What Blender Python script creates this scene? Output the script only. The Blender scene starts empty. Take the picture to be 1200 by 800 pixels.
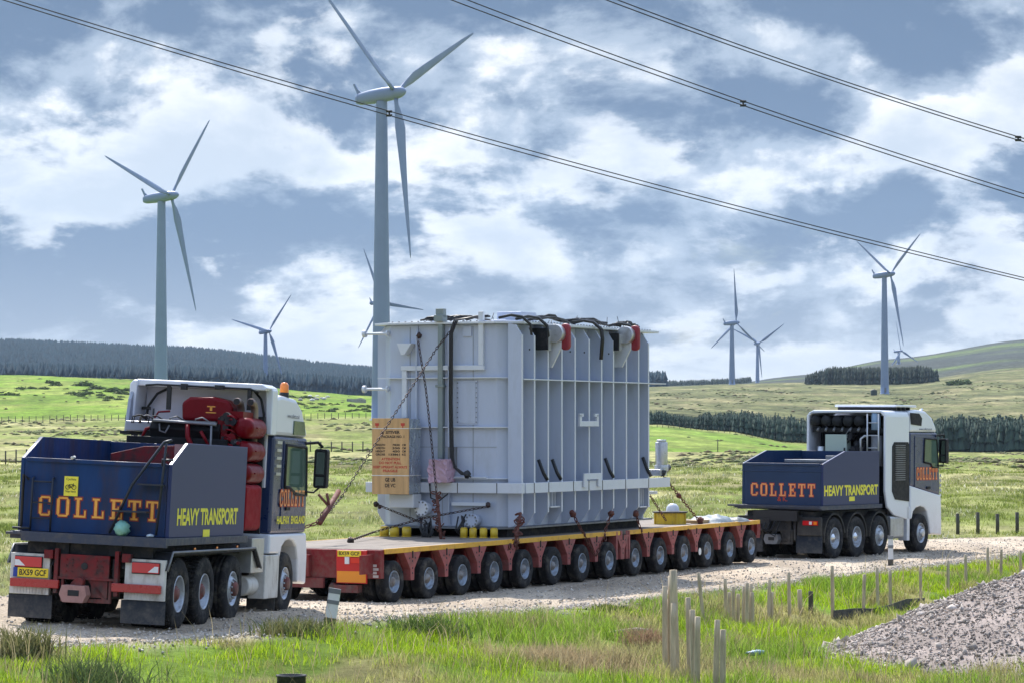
import bpy, bmesh, math, random
import numpy as np
from mathutils import Vector, Matrix
C = bpy.context; SC = C.scene; COL = SC.collection
R = math.radians
random.seed(7); RNG = np.random.default_rng(7)
F = 3500.0; CAMZ = 3.46

# ---------------------------------------------------------------- camera
cam = bpy.data.cameras.new('camera'); camo = bpy.data.objects.new('camera', cam); COL.objects.link(camo)
cam.sensor_width = 36.0; cam.lens = 105.0; cam.clip_start = 0.5; cam.clip_end = 20000
camo.location = (0, 0, CAMZ); camo.rotation_euler = (R(90) + math.atan(100 / F), 0, 0)
SC.camera = camo
# ---------------------------------------------------------------- exposure
SC.view_settings.view_transform = 'Standard'; SC.view_settings.look = 'None'
SC.view_settings.gamma = 1.0; SC.view_settings.use_curve_mapping = False
SC.view_settings.exposure = 0.42
SC.render.engine = 'CYCLES'
try:
    SC.cycles.max_bounces = 6; SC.cycles.volume_bounces = 0; SC.cycles.use_denoising = True
    SC.cycles.volume_step_rate = 5.0
except Exception: pass
# ---------------------------------------------------------------- sun and sky
SUN_EL, SUN_AZ = R(51), R(-15)           # azimuth measured from +Y towards +X
sl = bpy.data.lights.new('sun', 'SUN'); so = bpy.data.objects.new('sun', sl); COL.objects.link(so)
sl.energy = 5.0; sl.angle = R(0.5); sl.color = (1.0, 0.95, 0.87)
sdir = Vector((math.sin(SUN_AZ) * math.cos(SUN_EL), math.cos(SUN_AZ) * math.cos(SUN_EL), math.sin(SUN_EL)))
so.rotation_euler = (-sdir).to_track_quat('-Z', 'Y').to_euler()
W = bpy.data.worlds.new('World'); SC.world = W; W.use_nodes = True
def build_world():
    nt = W.node_tree; nt.nodes.clear(); N = nt.nodes.new; L = nt.links.new
    out = N('ShaderNodeOutputWorld'); bg = N('ShaderNodeBackground'); L(bg.outputs[0], out.inputs[0])
    sky = N('ShaderNodeTexSky'); sky.sky_type = 'NISHITA'; sky.sun_disc = False
    sky.sun_elevation = SUN_EL; sky.sun_rotation = SUN_AZ; sky.air_density = 1.0; sky.dust_density = 0.6; sky.ozone_density = 2.0
    tc = N('ShaderNodeTexCoord'); sep = N('ShaderNodeSeparateXYZ'); L(tc.outputs['Generated'], sep.inputs[0])
    def mth(op, a, b=None, c=None, clamp=False):
        m = N('ShaderNodeMath'); m.operation = op; m.use_clamp = clamp
        for i, v in enumerate((a, b, c)):
            if v is None: continue
            if isinstance(v, (int, float)): m.inputs[i].default_value = v
            else: L(v, m.inputs[i])
        return m.outputs[0]
    x, y, z = sep.outputs
    zz = mth('MAXIMUM', z, 0.0)
    # cloud coordinates: azimuth-like and a compressed elevation (clouds seen edge on get flatter to the horizon)
    el = mth('POWER', mth('ADD', zz, 0.012), 0.72)
    comb = N('ShaderNodeCombineXYZ'); L(mth('MULTIPLY', x, 1.0), comb.inputs[0]); L(mth('MULTIPLY', y, 1.0), comb.inputs[1]); L(mth('MULTIPLY', el, 1.35), comb.inputs[2])
    def noise(scale, det, rough, off, dist=0.0, lac=2.0):
        mp = N('ShaderNodeMapping'); mp.inputs['Location'].default_value = off; L(comb.outputs[0], mp.inputs[0])
        n = N('ShaderNodeTexNoise'); n.inputs['Scale'].default_value = scale; n.inputs['Detail'].default_value = det
        n.inputs['Roughness'].default_value = rough; n.inputs['Distortion'].default_value = dist; n.inputs['Lacunarity'].default_value = lac
        L(mp.outputs[0], n.inputs['Vector']); return n.outputs[0]
    def ramp(v, a, b):
        m = N('ShaderNodeMapRange'); m.interpolation_type = 'SMOOTHSTEP'; m.inputs[1].default_value = a; m.inputs[2].default_value = b; L(v, m.inputs[0]); return m.outputs[0]
    def mix(fac, a, b):
        m = N('ShaderNodeMix'); m.data_type = 'RGBA'
        if isinstance(fac, (int, float)): m.inputs[0].default_value = fac
        else: L(fac, m.inputs[0])
        for i, v in ((6, a), (7, b)):
            if isinstance(v, tuple): m.inputs[i].default_value = v + (1,)
            else: L(v, m.inputs[i])
        return m.outputs[2]
    big = noise(9, 4, 0.55, (3.3, 1.2, 0.4), 0.3)
    huge = noise(5.5, 5, 0.55, (2.2, 6.1, 3.9), 0.3)
    mid = noise(24, 7, 0.62, (7.1, 0.2, 5.4), 0.35)
    fine = noise(70, 6, 0.6, (1.7, 4.2, 2.2), 0.2)
    dens = mth('ADD', mth('MULTIPLY', big, 0.55), mth('ADD', mth('MULTIPLY', mid, 0.37), mth('MULTIPLY', fine, 0.10)))
    c0 = noise(13, 9, 0.55, (0.3, 9.2, 1.53), 0.2); c1 = noise(13, 9, 0.55, (0.3, 9.2, 1.53 + 0.035), 0.2)
    # tops towards the sun are bright, thick parts and undersides dark
    rim = mth('MULTIPLY', mth('SUBTRACT', c0, c1), 1.7)
    lit = mth('ADD', mth('ADD', mth('MULTIPLY', c0, 0.9), mth('MULTIPLY', huge, 0.95)), mth('ADD', rim, mth('MULTIPLY', fine, 0.34)))
    lit = mth('SUBTRACT', mth('SUBTRACT', lit, 0.62), mth('MULTIPLY', ramp(z, 0.06, 0.15), 0.05))
    sc = N('ShaderNodeVectorMath'); sc.operation = 'SCALE'; L(sky.outputs[0], sc.inputs[0]); sc.inputs['Scale'].default_value = 0.055
    grey = mix(ramp(mth('ADD', mth('ADD', mth('MULTIPLY', mid, 0.75), mth('MULTIPLY', lit, 0.25)), mth('MULTIPLY', rim, 0.7)), 0.33, 0.62), (0.080, 0.135, 0.235), (0.34, 0.41, 0.51))
    white = mix(ramp(lit, 0.43, 0.69), grey, mix(ramp(c0, 0.46, 0.66), (0.82, 0.83, 0.85), (0.48, 0.54, 0.62)))
    # low in the sky the cloud layers stack up paler
    low = ramp(z, 0.075, 0.0)
    white = mix(mth('MULTIPLY', low, 0.5), white, (0.62, 0.67, 0.73))
    cover = ramp(dens, 0.29, 0.41)
    col = mix(cover, sc.outputs[0], white)
    # overhead the cloud thins out to blue
    zen = N('ShaderNodeVectorMath'); zen.operation = 'SCALE'; L(sky.outputs[0], zen.inputs[0]); zen.inputs['Scale'].default_value = 0.13
    col = mix(mth('MULTIPLY', ramp(z, 0.17, 0.5), 0.55), col, zen.outputs[0])
    # clouds overhead stand nearer the sun and are brighter
    up = N('ShaderNodeVectorMath'); up.operation = 'SCALE'; L(col, up.inputs[0]); L(mth('ADD', mth('MULTIPLY', ramp(z, 0.16, 0.5), 1.35), 1.0), up.inputs['Scale']); col = up.outputs[0]
    # the ground half
    col = mix(ramp(z, -0.02, -0.001), (0.16, 0.17, 0.12), col)
    L(col, bg.inputs[0]); bg.inputs[1].default_value = 1.0
build_world()

# ---------------------------------------------------------------- helpers
MATS = {}
def mat(name, col, rough=0.6, metal=0.0, dirt=0.0, dirtcol=(0.32, 0.28, 0.22), dscale=3.0, var=0.0, vscale=6.0, bump=0.0, bscale=30.0, coat=0.0, attr=None, stretch=(1, 1, 1), emit=None, spec=0.5, trans=0.0, low=None):
    if name in MATS: return MATS[name]
    m = bpy.data.materials.new(name); m.use_nodes = True; nt = m.node_tree; N = nt.nodes.new; L = nt.links.new
    b = nt.nodes['Principled BSDF']
    b.inputs['Roughness'].default_value = rough; b.inputs['Metallic'].default_value = metal
    b.inputs['Specular IOR Level'].default_value = spec
    if coat: b.inputs['Coat Weight'].default_value = coat; b.inputs['Coat Roughness'].default_value = 0.12
    tc = N('ShaderNodeTexCoord'); mp = N('ShaderNodeMapping'); mp.inputs['Scale'].default_value = stretch
    oi = N('ShaderNodeObjectInfo'); av = N('ShaderNodeVectorMath'); av.operation = 'MULTIPLY_ADD'; L(oi.outputs['Random'], av.inputs[0]); av.inputs[1].default_value = (17, 11, 5); L(tc.outputs['Object'], av.inputs[2]); L(av.outputs[0], mp.inputs[0])
    def noise(s, d=5, r=0.6):
        n = N('ShaderNodeTexNoise'); n.inputs['Scale'].default_value = s; n.inputs['Detail'].default_value = d; n.inputs['Roughness'].default_value = r; L(mp.outputs[0], n.inputs['Vector']); return n.outputs[0]
    def mix(fac, a, bb, mode='MIX'):
        x = N('ShaderNodeMix'); x.data_type = 'RGBA'; x.blend_type = mode
        if isinstance(fac, float): x.inputs[0].default_value = fac
        else: L(fac, x.inputs[0])
        for i, v in ((6, a), (7, bb)):
            if isinstance(v, tuple): x.inputs[i].default_value = v + (1,)
            else: L(v, x.inputs[i])
        return x.outputs[2]
    def rng(v, a, bb, c, d):
        x = N('ShaderNodeMapRange'); L(v, x.inputs[0])
        for i, q in enumerate((a, bb, c, d)): x.inputs[i + 1].default_value = q
        return x.outputs[0]
    base = tuple(col)
    if attr:
        a = N('ShaderNodeVertexColor'); a.layer_name = attr; base = a.outputs[0]
    if var: 
        v = N('ShaderNodeCombineColor'); r_ = rng(noise(vscale), 0.3, 0.7, 1 - var, 1 + var)
        for i in range(3): L(r_, v.inputs[i])
        base = mix(1.0, base, v.outputs[0], 'MULTIPLY')
    if dirt:
        base = mix(rng(noise(dscale, 8, 0.7), 0.59 - dirt * 0.28, 0.76 - dirt * 0.2, 0, min(.9, .15 + dirt * 1.2)), base, tuple(dirtcol))
    if low:
        # road dust thrown up on the lower parts
        sp = N('ShaderNodeSeparateXYZ'); L(tc.outputs['Object'], sp.inputs[0])
        f1 = rng(sp.outputs[2], low[0], low[1], 1, 0); f2 = rng(noise(dscale * 1.3, 8, .7), .35, .65, .25, 1); mm_ = N('ShaderNodeMath'); mm_.operation = 'MULTIPLY'; L(f1, mm_.inputs[0]); L(f2, mm_.inputs[1]); m3 = N('ShaderNodeMath'); m3.operation = 'MULTIPLY'; L(mm_.outputs[0], m3.inputs[0]); m3.inputs[1].default_value = low[2]
        base = mix(m3.outputs[0], base, (0.25, 0.215, 0.17))
    if isinstance(base, tuple): b.inputs['Base Color'].default_value = base + (1,)
    else: L(base, b.inputs['Base Color'])
    if var or dirt:
        L(rng(noise(vscale * 1.7), 0.3, 0.7, max(rough - 0.12, 0.02), min(rough + 0.15, 1)), b.inputs['Roughness'])
    if bump:
        bp = N('ShaderNodeBump'); bp.inputs['Strength'].default_value = bump; bp.inputs['Distance'].default_value = 0.02
        L(noise(bscale, 6, 0.65), bp.inputs['Height']); L(bp.outputs[0], b.inputs['Normal'])
    if emit: b.inputs['Emission Color'].default_value = tuple(emit[:3]) + (1,); b.inputs['Emission Strength'].default_value = emit[3]
    if trans: b.inputs['Transmission Weight'].default_value = trans
    MATS[name] = m; return m

class MB:
    """collects geometry, one mesh object out"""
    def __init__(s): s.v = []; s.f = []; s.m = []; s.mats = []; s.cur = 0; s.sm = []; s.smooth = False
    def use(s, m, smooth=None):
        if m not in s.mats: s.mats.append(m)
        s.cur = s.mats.index(m)
        if smooth is not None: s.smooth = smooth
        return s
    def add(s, vs, fs, smooth=None):
        o = len(s.v); s.v += [tuple(p) for p in vs]
        for f in fs: s.f.append(tuple(i + o for i in f)); s.m.append(s.cur); s.sm.append(s.smooth if smooth is None else smooth)
        return s
    def box(s, x0, x1, y0, y1, z0, z1, M=None):
        vs = [(x, y, z) for z in (z0, z1) for y in (y0, y1) for x in (x0, x1)]
        if M is not None: vs = [M @ Vector(p) for p in vs]
        return s.add(vs, [(0, 2, 3, 1), (4, 5, 7, 6), (0, 1, 5, 4), (2, 6, 7, 3), (0, 4, 6, 2), (1, 3, 7, 5)], False)
    def rbox(s, x0, x1, y0, y1, z0, z1, r, axis='x', seg=4):
        # box whose section across `axis` has rounded corners
        if axis == 'x': a0, a1, b0, b1 = y0, y1, z0, z1
        elif axis == 'y': a0, a1, b0, b1 = x0, x1, z0, z1
        else: a0, a1, b0, b1 = x0, x1, y0, y1
        pts = []
        for (ca, cb, st) in ((a1 - r, b1 - r, 0), (a0 + r, b1 - r, 90), (a0 + r, b0 + r, 180), (a1 - r, b0 + r, 270)):
            for k in range(seg + 1):
                t = R(st + 90 * k / seg); pts.append((ca + r * math.cos(t), cb + r * math.sin(t)))
        return s.prism(pts, axis, *{'x': (x0, x1), 'y': (y0, y1), 'z': (z0, z1)}[axis])
    def prism(s, pts, axis, d0, d1):
        n = len(pts)
        def mk(p, d): return {'x': (d, p[0], p[1]), 'y': (p[0], d, p[1]), 'z': (p[0], p[1], d)}[axis]
        vs = [mk(p, d0) for p in pts] + [mk(p, d1) for p in pts]
        fs = [tuple(range(n - 1, -1, -1)), tuple(range(n, 2 * n))] + [(i, (i + 1) % n, n + (i + 1) % n, n + i) for i in range(n)]
        return s.add(vs, fs, False)
    def cyl(s, p0, p1, r0, r1=None, seg=12, caps=True, smooth=True):
        r1 = r0 if r1 is None else r1
        p0, p1 = Vector(p0), Vector(p1); d = (p1 - p0)
        if d.length < 1e-6: return s
        d.normalize(); a = d.orthogonal().normalized(); b = d.cross(a)
        vs = []
        for p, r in ((p0, r0), (p1, r1)):
            for k in range(seg):
                t = 2 * math.pi * k / seg; vs.append(p + a * (r * math.cos(t)) + b * (r * math.sin(t)))
        s.add(vs, [(k, (k + 1) % seg, seg + (k + 1) % seg, seg + k) for k in range(seg)], smooth)
        if caps:
            o = len(s.v) - 2 * seg
            for f in (tuple(o + k for k in range(seg - 1, -1, -1)), tuple(o + seg + k for k in range(seg))):
                s.f.append(f); s.m.append(s.cur); s.sm.append(False)
        return s
    def tube(s, pts, r, seg=8, taper=None):
        pts = [Vector(p) for p in pts]; n = len(pts); vs = []
        up = None
        for i, p in enumerate(pts):
            d = (pts[min(i + 1, n - 1)] - pts[max(i - 1, 0)]).normalized()
            if up is None: a = d.orthogonal().normalized()
            else:
                a = up - d * up.dot(d); a = a.normalized() if a.length > 1e-5 else d.orthogonal().normalized()
            up = a; b = d.cross(a); rr = r if taper is None else r * taper[i]
            for k in range(seg):
                t = 2 * math.pi * k / seg; vs.append(p + a * (rr * math.cos(t)) + b * (rr * math.sin(t)))
        fs = [(i * seg + k, i * seg + (k + 1) % seg, (i + 1) * seg + (k + 1) % seg, (i + 1) * seg + k) for i in range(n - 1) for k in range(seg)]
        fs += [tuple(range(seg - 1, -1, -1)), tuple((n - 1) * seg + k for k in range(seg))]
        return s.add(vs, fs, True)
    def lathe(s, prof, c, axis='y', seg=32, sign=1, smooth=True):
        # prof: (radius, distance along axis)
        vs = []; c = Vector(c)
        for r, h in prof:
            for k in range(seg):
                t = 2 * math.pi * k / seg; a, b = r * math.cos(t), r * math.sin(t)
                vs.append(c + Vector({'y': (a, h * sign, b), 'x': (h * sign, a, b), 'z': (a, b, h * sign)}[axis]))
        fs = [(i * seg + k, i * seg + (k + 1) % seg, (i + 1) * seg + (k + 1) % seg, (i + 1) * seg + k) for i in range(len(prof) - 1) for k in range(seg)]
        return s.add(vs, fs, smooth)
    def sphere(s, c, r, seg=12, rings=8, jit=0.0, sc=(1, 1, 1)):
        vs = []; c = Vector(c)
        for i in range(rings + 1):
            ph = math.pi * i / rings
            for k in range(seg):
                t = 2 * math.pi * k / seg; q = r * (1 + random.uniform(-jit, jit))
                vs.append(c + Vector((q * sc[0] * math.sin(ph) * math.cos(t), q * sc[1] * math.sin(ph) * math.sin(t), q * sc[2] * math.cos(ph))))
        return s.add(vs, [(i * seg + k, i * seg + (k + 1) % seg, (i + 1) * seg + (k + 1) % seg, (i + 1) * seg + k) for i in range(rings) for k in range(seg)], True)
    def build(s, name, parent=None, bevel=0.0, fix=True):
        me = bpy.data.meshes.new(name); me.from_pydata(s.v, [], s.f)
        for m in s.mats: me.materials.append(m)
        me.polygons.foreach_set('material_index', s.m); me.polygons.foreach_set('use_smooth', s.sm)
        if fix:
            bm = bmesh.new(); bm.from_mesh(me); bmesh.ops.recalc_face_normals(bm, faces=bm.faces[:]); bm.to_mesh(me); bm.free()
        me.update()
        o = bpy.data.objects.new(name, me); COL.objects.link(o)
        if parent is not None: o.parent = parent
        if bevel:
            b = o.modifiers.new('bevel', 'BEVEL'); b.width = bevel; b.segments = 2; b.limit_method = 'ANGLE'; b.angle_limit = R(40)
        return o
def part(name, parent, m, fn, bevel=0.0, smooth=False, label=None):
    b = MB(); b.use(m, smooth); fn(b); o = b.build(name, parent, bevel)
    if label: o['label'] = label
    return o
def tag(o, label, cat, group=None, kind=None):
    if label: o['label'] = label
    if cat: o['category'] = cat
    if group: o['group'] = group
    if kind: o['kind'] = kind
    return o
def thing(name, label, cat, loc=(0, 0, 0), rot=(0, 0, 0), group=None, order='XYZ'):
    o = bpy.data.objects.new(name, None); COL.objects.link(o); o.empty_display_size = 0.2
    o.location = loc; o.rotation_mode = order; o.rotation_euler = rot; return tag(o, label, cat, group)
def dup(o, parent=None):
    c = o.copy(); COL.objects.link(c)
    if parent is not None: c.parent = parent
    for ch in list(o.children): dup(ch, c)
    return c
def ordinal(i):
    W_ = ['first', 'second', 'third', 'fourth', 'fifth', 'sixth', 'seventh', 'eighth', 'ninth', 'tenth', 'eleventh', 'twelfth', 'thirteenth', 'fourteenth', 'fifteenth', 'sixteenth', 'seventeenth', 'eighteenth', 'nineteenth', 'twentieth']
    if i < 20: return W_[i]
    t = {2: 'twenty', 3: 'thirty', 4: 'forty'}[(i + 1) // 10]
    return {20: 'twentieth', 30: 'thirtieth', 40: 'fortieth'}[i + 1] if (i + 1) % 10 == 0 else t + '-' + W_[(i + 1) % 10 - 1]

# lettering --------------------------------------------------------
def glyph_mesh(text, bold=0.0):
    cu = bpy.data.curves.new('t', 'FONT'); cu.body = text; cu.size = 1.0; cu.offset = bold; cu.align_x = 'LEFT'
    cu.resolution_u = 3
    o = bpy.data.objects.new('t', cu); COL.objects.link(o); C.view_layer.update()
    me = bpy.data.meshes.new_from_object(o.evaluated_get(C.evaluated_depsgraph_get()))
    vs = [v.co.copy() for v in me.vertices]; fs = [tuple(p.vertices) for p in me.polygons]
    bpy.data.objects.remove(o); bpy.data.curves.remove(cu); bpy.data.meshes.remove(me)
    x0 = min(v.x for v in vs); x1 = max(v.x for v in vs); y0 = min(v.y for v in vs); y1 = max(v.y for v in vs)
    return [((v.x - x0) / (x1 - x0), (v.y - y0) / (y1 - y0)) for v in vs], fs
def letters(b, text, org, ux, uz, w, h, bold=0.012):
    """flat lettering: origin, unit dirs across / up, width, height"""
    vs, fs = glyph_mesh(text, bold); org = Vector(org); ux = Vector(ux); uz = Vector(uz)
    b.add([org + ux * (u * w) + uz * (v * h) for u, v in vs], fs, False)
# slab-serif letters, unit cell 0.78 x 1
def slab(ch):
    t, q = 0.18, 0.10
    P = []
    def r(x0, y0, x1, y1): P.append([(x0, y0), (x1, y0), (x1, y1), (x0, y1)])
    W_ = 0.78; k = 0.14
    if ch in 'CO':
        r(0, k, t, 1 - k); P.append([(k, 0), (W_ - k, 0), (W_ - k, q), (k, q)]); P.append([(k, 1 - q), (W_ - k, 1 - q), (W_ - k, 1), (k, 1)])
        P.append([(0, k), (k, 0), (k, q), (t, k + .03), (t, k), (0, k)][:5]); P.append([(0, 1 - k), (t, 1 - k), (k, 1 - q), (k, 1)])
        if ch == 'O':
            r(W_ - t, k, W_, 1 - k); P.append([(W_, k), (W_ - t, k), (W_ - k, q), (W_ - k, 0)]); P.append([(W_, 1 - k), (W_ - k, 1), (W_ - k, 1 - q), (W_ - t, 1 - k)])
        else:
            r(W_ - t, 1 - k - .22, W_, 1 - k); P.append([(W_, 1 - k), (W_ - k, 1), (W_ - k, 1 - q), (W_ - t, 1 - k)])
            r(W_ - t, k, W_, k + .12); P.append([(W_, k), (W_ - t, k), (W_ - k, q), (W_ - k, 0)])
    if ch == 'L':
        r(.12, q, .12 + t, 1 - q); r(0, 1 - q, .44, 1); r(0, 0, .72, q); r(.62, q, .72, .36)
    if ch == 'E':
        r(.12, q, .12 + t, 1 - q); r(0, 1 - q, .74, 1); r(0, 0, .76, q); r(.66, q, .76, .32); r(.64, .7, .74, 1 - q); r(.12 + t, .45, .5, .55); r(.46, .36, .54, .64)
    if ch == 'T':
        r(.29, q, .29 + t, 1 - q); r(.17, 0, .61, q); r(0, 1 - q, .78, 1); r(0, .68, .1, 1 - q); r(.68, .68, .78, 1 - q)
    return P
def slab_word(word, org, ux, uz, nrm, w, h, m_fill, m_out, parent, grow=0.035, name='lettering'):
    org = Vector(org); ux = Vector(ux); uz = Vector(uz); nrm = Vector(nrm); n = len(word)
    adv = w / n; cw = adv * 0.70
    b = MB()
    for layer, (m, g, d) in enumerate(((m_out, grow, 0.004), (m_fill, -0.0, 0.008))):
        b.use(m)
        for i, ch in enumerate(word):
            for j, poly in enumerate(slab(ch)):
                cx = sum(p[0] for p in poly) / len(poly); cy = sum(p[1] for p in poly) / len(poly)
                pp = []
                for (x, y) in poly:
                    X = i * adv + x / 0.78 * cw + g * (1 if x > cx else -1); Y = y * h + g * (1 if y > cy else -1)
                    pp.append(org + ux * X + uz * Y + nrm * (d + 0.0004 * j))
                b.add(pp, [tuple(range(len(pp)))], False)
    o = b.build(name, parent, fix=False); return o

# shared materials
M_tyre = mat('tyre_rubber', (0.020, 0.020, 0.022), 0.9, dirt=0.38, dirtcol=(0.13, 0.118, 0.10), dscale=5, spec=.2, bump=0.25, bscale=60)
M_rimw = mat('rim_steel', (0.42, 0.46, 0.52), 0.42, 0.5, dirt=0.45, dirtcol=(0.17, 0.14, 0.11), dscale=7)
M_rimd = mat('rim_weathered', (0.26, 0.26, 0.26), 0.6, 0.3, dirt=0.6, dirtcol=(0.13, 0.09, 0.06), dscale=7)
M_black = mat('black_plastic', (0.014, 0.015, 0.018), 0.6, dirt=0.15, dirtcol=(0.1, 0.09, 0.08), spec=.25, low=(.3, 1.2, .5))
M_chass = mat('chassis_paint', (0.018, 0.02, 0.026), 0.7, dirt=0.35, dirtcol=(0.10, 0.085, 0.07), spec=.2, low=(.3, 1.1, .45))
M_flap = mat('mudflap_rubber', (0.025, 0.032, 0.045), 0.75, dirt=0.3, dirtcol=(0.13, 0.12, 0.11), dscale=8, spec=.2, low=(.1, .5, .5))
M_red = mat('red_paint', (0.22, 0.010, 0.014), 0.6, dirt=0.75, dirtcol=(0.035, 0.02, 0.02), dscale=6, var=0.2, spec=.3, low=(.3, 1.0, .4))
M_redo = mat('red_enamel', (0.40, 0.022, 0.018), 0.3, dirt=0.2, dirtcol=(0.1, 0.03, 0.02), coat=0.4)
M_maroon = mat('maroon_paint', (0.16, 0.003, 0.008), 0.35, var=.15, vscale=3, spec=.16)
M_white = mat('white_paint', (0.72, 0.745, 0.82), 0.3, coat=0.4, low=(.4, 1.4, .45), dscale=2.5)
M_wdirty = mat('white_dirty_metal', (0.6, 0.59, 0.56), 0.5, dirt=0.42, dirtcol=(0.25, 0.21, 0.17), dscale=6, stretch=(1, 1, .4))
M_alu = mat('aluminium', (0.55, 0.56, 0.58), 0.38, 0.7, dirt=0.3, dirtcol=(0.25, 0.23, 0.2))
M_grey = mat('grey_metal', (0.2, 0.21, 0.23), 0.5, 0.3, dirt=0.4, dirtcol=(0.12, 0.1, 0.08))
M_navy = mat('navy_paint', (0.016, 0.032, 0.105), 0.34, dirt=0.05, dirtcol=(0.08, 0.075, 0.09), coat=0.35, dscale=2)
M_orange = mat('letter_orange', (0.85, 0.36, 0.12), 0.5)
M_gold = mat('letter_gold', (0.85, 0.38, 0.06), 0.5, var=0.15, vscale=15)
M_lred = mat('letter_red', (0.50, 0.05, 0.022), 0.5)
M_yel = mat('letter_yellow', (0.82, 0.74, 0.05), 0.5)
M_plate = mat('plate_yellow', (0.85, 0.62, 0.03), 0.4)
M_ink = mat('ink_black', (0.012, 0.012, 0.014), 0.6)
M_glass = mat('cab_glass', (0.07, 0.12, 0.10), 0.08, 0.0, spec=0.35)  # green base stands in for landscape reflected and seen through the panes
M_lamp = mat('lamp_red', (0.55, 0.012, 0.015), 0.15, coat=0.7)
M_lampw = mat('lamp_clear', (0.7, 0.7, 0.72), 0.15, coat=0.7)
M_amber = mat('amber_lens', (0.85, 0.22, 0.01), 0.2, coat=0.6)
M_chrome = mat('bright_metal', (0.72, 0.72, 0.72), 0.2, 0.9)
M_yblk = mat('yellow_paint', (0.62, 0.42, 0.02), 0.45, dirt=0.3, dirtcol=(0.22, 0.15, 0.06), dscale=8)
M_rust = mat('rusty_steel', (0.14, 0.045, 0.03), 0.75, 0.2, dirt=0.5, dirtcol=(0.05, 0.03, 0.03), dscale=20)
M_cable = mat('black_cable', (0.012, 0.012, 0.014), 0.5)

def bumpy_box(b, x0, x1, y0, y1, z0, z1, amp, seed, n=9):
    """a box whose faces are crumpled like wrapping"""
    V = []; Fc = []; idx = {}
    def vid(i, j, k):
        if (i, j, k) not in idx:
            rr = random.Random(seed * 7919 + i * 131 + j * 17 + k); idx[(i, j, k)] = len(V)
            V.append((x0 + (x1 - x0) * i / n + rr.uniform(-amp, amp), y0 + (y1 - y0) * j / n + rr.uniform(-amp, amp), z0 + (z1 - z0) * k / n + rr.uniform(-amp, amp)))
        return idx[(i, j, k)]
    for a in range(n):
        for c in range(n):
            for q in (0, n):
                Fc.append((vid(q, a, c), vid(q, a + 1, c), vid(q, a + 1, c + 1), vid(q, a, c + 1)))
                Fc.append((vid(a, q, c), vid(a + 1, q, c), vid(a + 1, q, c + 1), vid(a, q, c + 1)))
                Fc.append((vid(a, c, q), vid(a + 1, c, q), vid(a + 1, c + 1, q), vid(a, c + 1, q)))
    b.add(V, Fc, False)
# ---------------------------------------------------------------- terrain
XN = np.array([-400, 0, 200, 440, 600, 770, 860, 930, 1050, 1200, 1600], float)
DN = np.array([80, 130, 200, 300, 450, 600, 700, 800, 1000, 1200, 1375, 1600, 2200, 3000, 4000, 5500, 9000], float)
YT = np.array([
 [660] * 11,
 [598] * 11,
 [560, 560, 560, 562, 563, 563, 563, 563, 563, 563, 563],
 [534, 534, 534, 537, 540, 541, 541, 542, 543, 543, 543],
 [508, 510, 510, 514, 518, 521, 523, 528, 534, 535, 535],
 [490, 492, 492, 490, 500, 507, 513, 523, 531, 532, 532],
 [480, 482, 482, 483, 490, 500, 507, 518, 530, 530, 530],
 [470, 472, 473, 478, 485, 492, 497, 507, 516, 514, 514],
 [453, 454, 457, 470, 475, 477, 478, 481, 485, 482, 480],
 [439, 440, 445, 464, 468, 466, 466, 467, 469, 466, 464],
 [440, 441, 446, 466, 466, 459, 457, 458, 459.5, 452, 448],
 [446, 446, 450, 467, 463, 454, 452, 451, 451, 441, 432],
 [450, 450, 452, 464, 461, 453.5, 450, 448, 447, 430, 415],
 [428, 428, 432, 450, 455, 453, 451, 444, 430, 412, 402],
 [394, 396, 404, 428, 442, 452, 449, 440, 420, 398, 390],
 [402, 403, 411, 434, 447, 453, 450, 444, 426, 404, 396],
 [470] * 11], float)
YT[13:16, :6] += np.array([11, 11, 11, 11, 8, 0])
ZT = CAMZ + (500 - YT) / F * DN[:, None]
def smooth(t): t = np.clip(t, 0, 1); return t * t * (3 - 2 * t)
def vnoise(x, y, seed=0):
    x = np.asarray(x, float); y = np.asarray(y, float)
    xi = np.floor(x).astype(np.int64); yi = np.floor(y).astype(np.int64); xf = x - xi; yf = y - yi
    def h(a, b):
        n = (a * 374761393 + b * 668265263 + seed * 974634777) & 0x7fffffff
        n = (n ^ (n >> 13)) * 1274126177 & 0x7fffffff
        return ((n ^ (n >> 16)) & 0xffff) / 65535.0
    u = xf * xf * (3 - 2 * xf); v = yf * yf * (3 - 2 * yf)
    return (h(xi, yi) * (1 - u) + h(xi + 1, yi) * u) * (1 - v) + (h(xi, yi + 1) * (1 - u) + h(xi + 1, yi + 1) * u) * v
def fbm(x, y, o=4, seed=0):
    s = 0; a = 0.5; n = 0
    for k in range(o): s = s + a * vnoise(np.asarray(x) * 2 ** k, np.asarray(y) * 2 ** k, seed + k); n += a; a *= 0.5
    return s / n
RA = R(27.0); P0 = np.array([-2.86, 50.0]); RD = np.array([math.sin(RA), math.cos(RA)]); RNr = np.array([math.cos(RA), -math.sin(RA)])
ROADW = 7.9
def sw(X, Y):
    dx = X - P0[0]; dy = Y - P0[1]
    return dx * RD[0] + dy * RD[1], -(dx * RNr[0] + dy * RNr[1])
def edge_w(s):
    return -np.where(s > 38, np.minimum((s - 38) ** 2 / 40.0, (s - 38) * 0.9), 0) - 0.9 * np.exp(-((s + 5.5) / 3.5) ** 2) - 0.2
def zroad(s, w):
    z = np.interp(s, [-40, -8, 0, 8, 40, 80], [.5, .42, .27, .0, -.07, -.1])
    return z + 0.042 * np.clip(1 - s / 8, 0, 1) * np.clip(w - 0.2, -1, 4)
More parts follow.
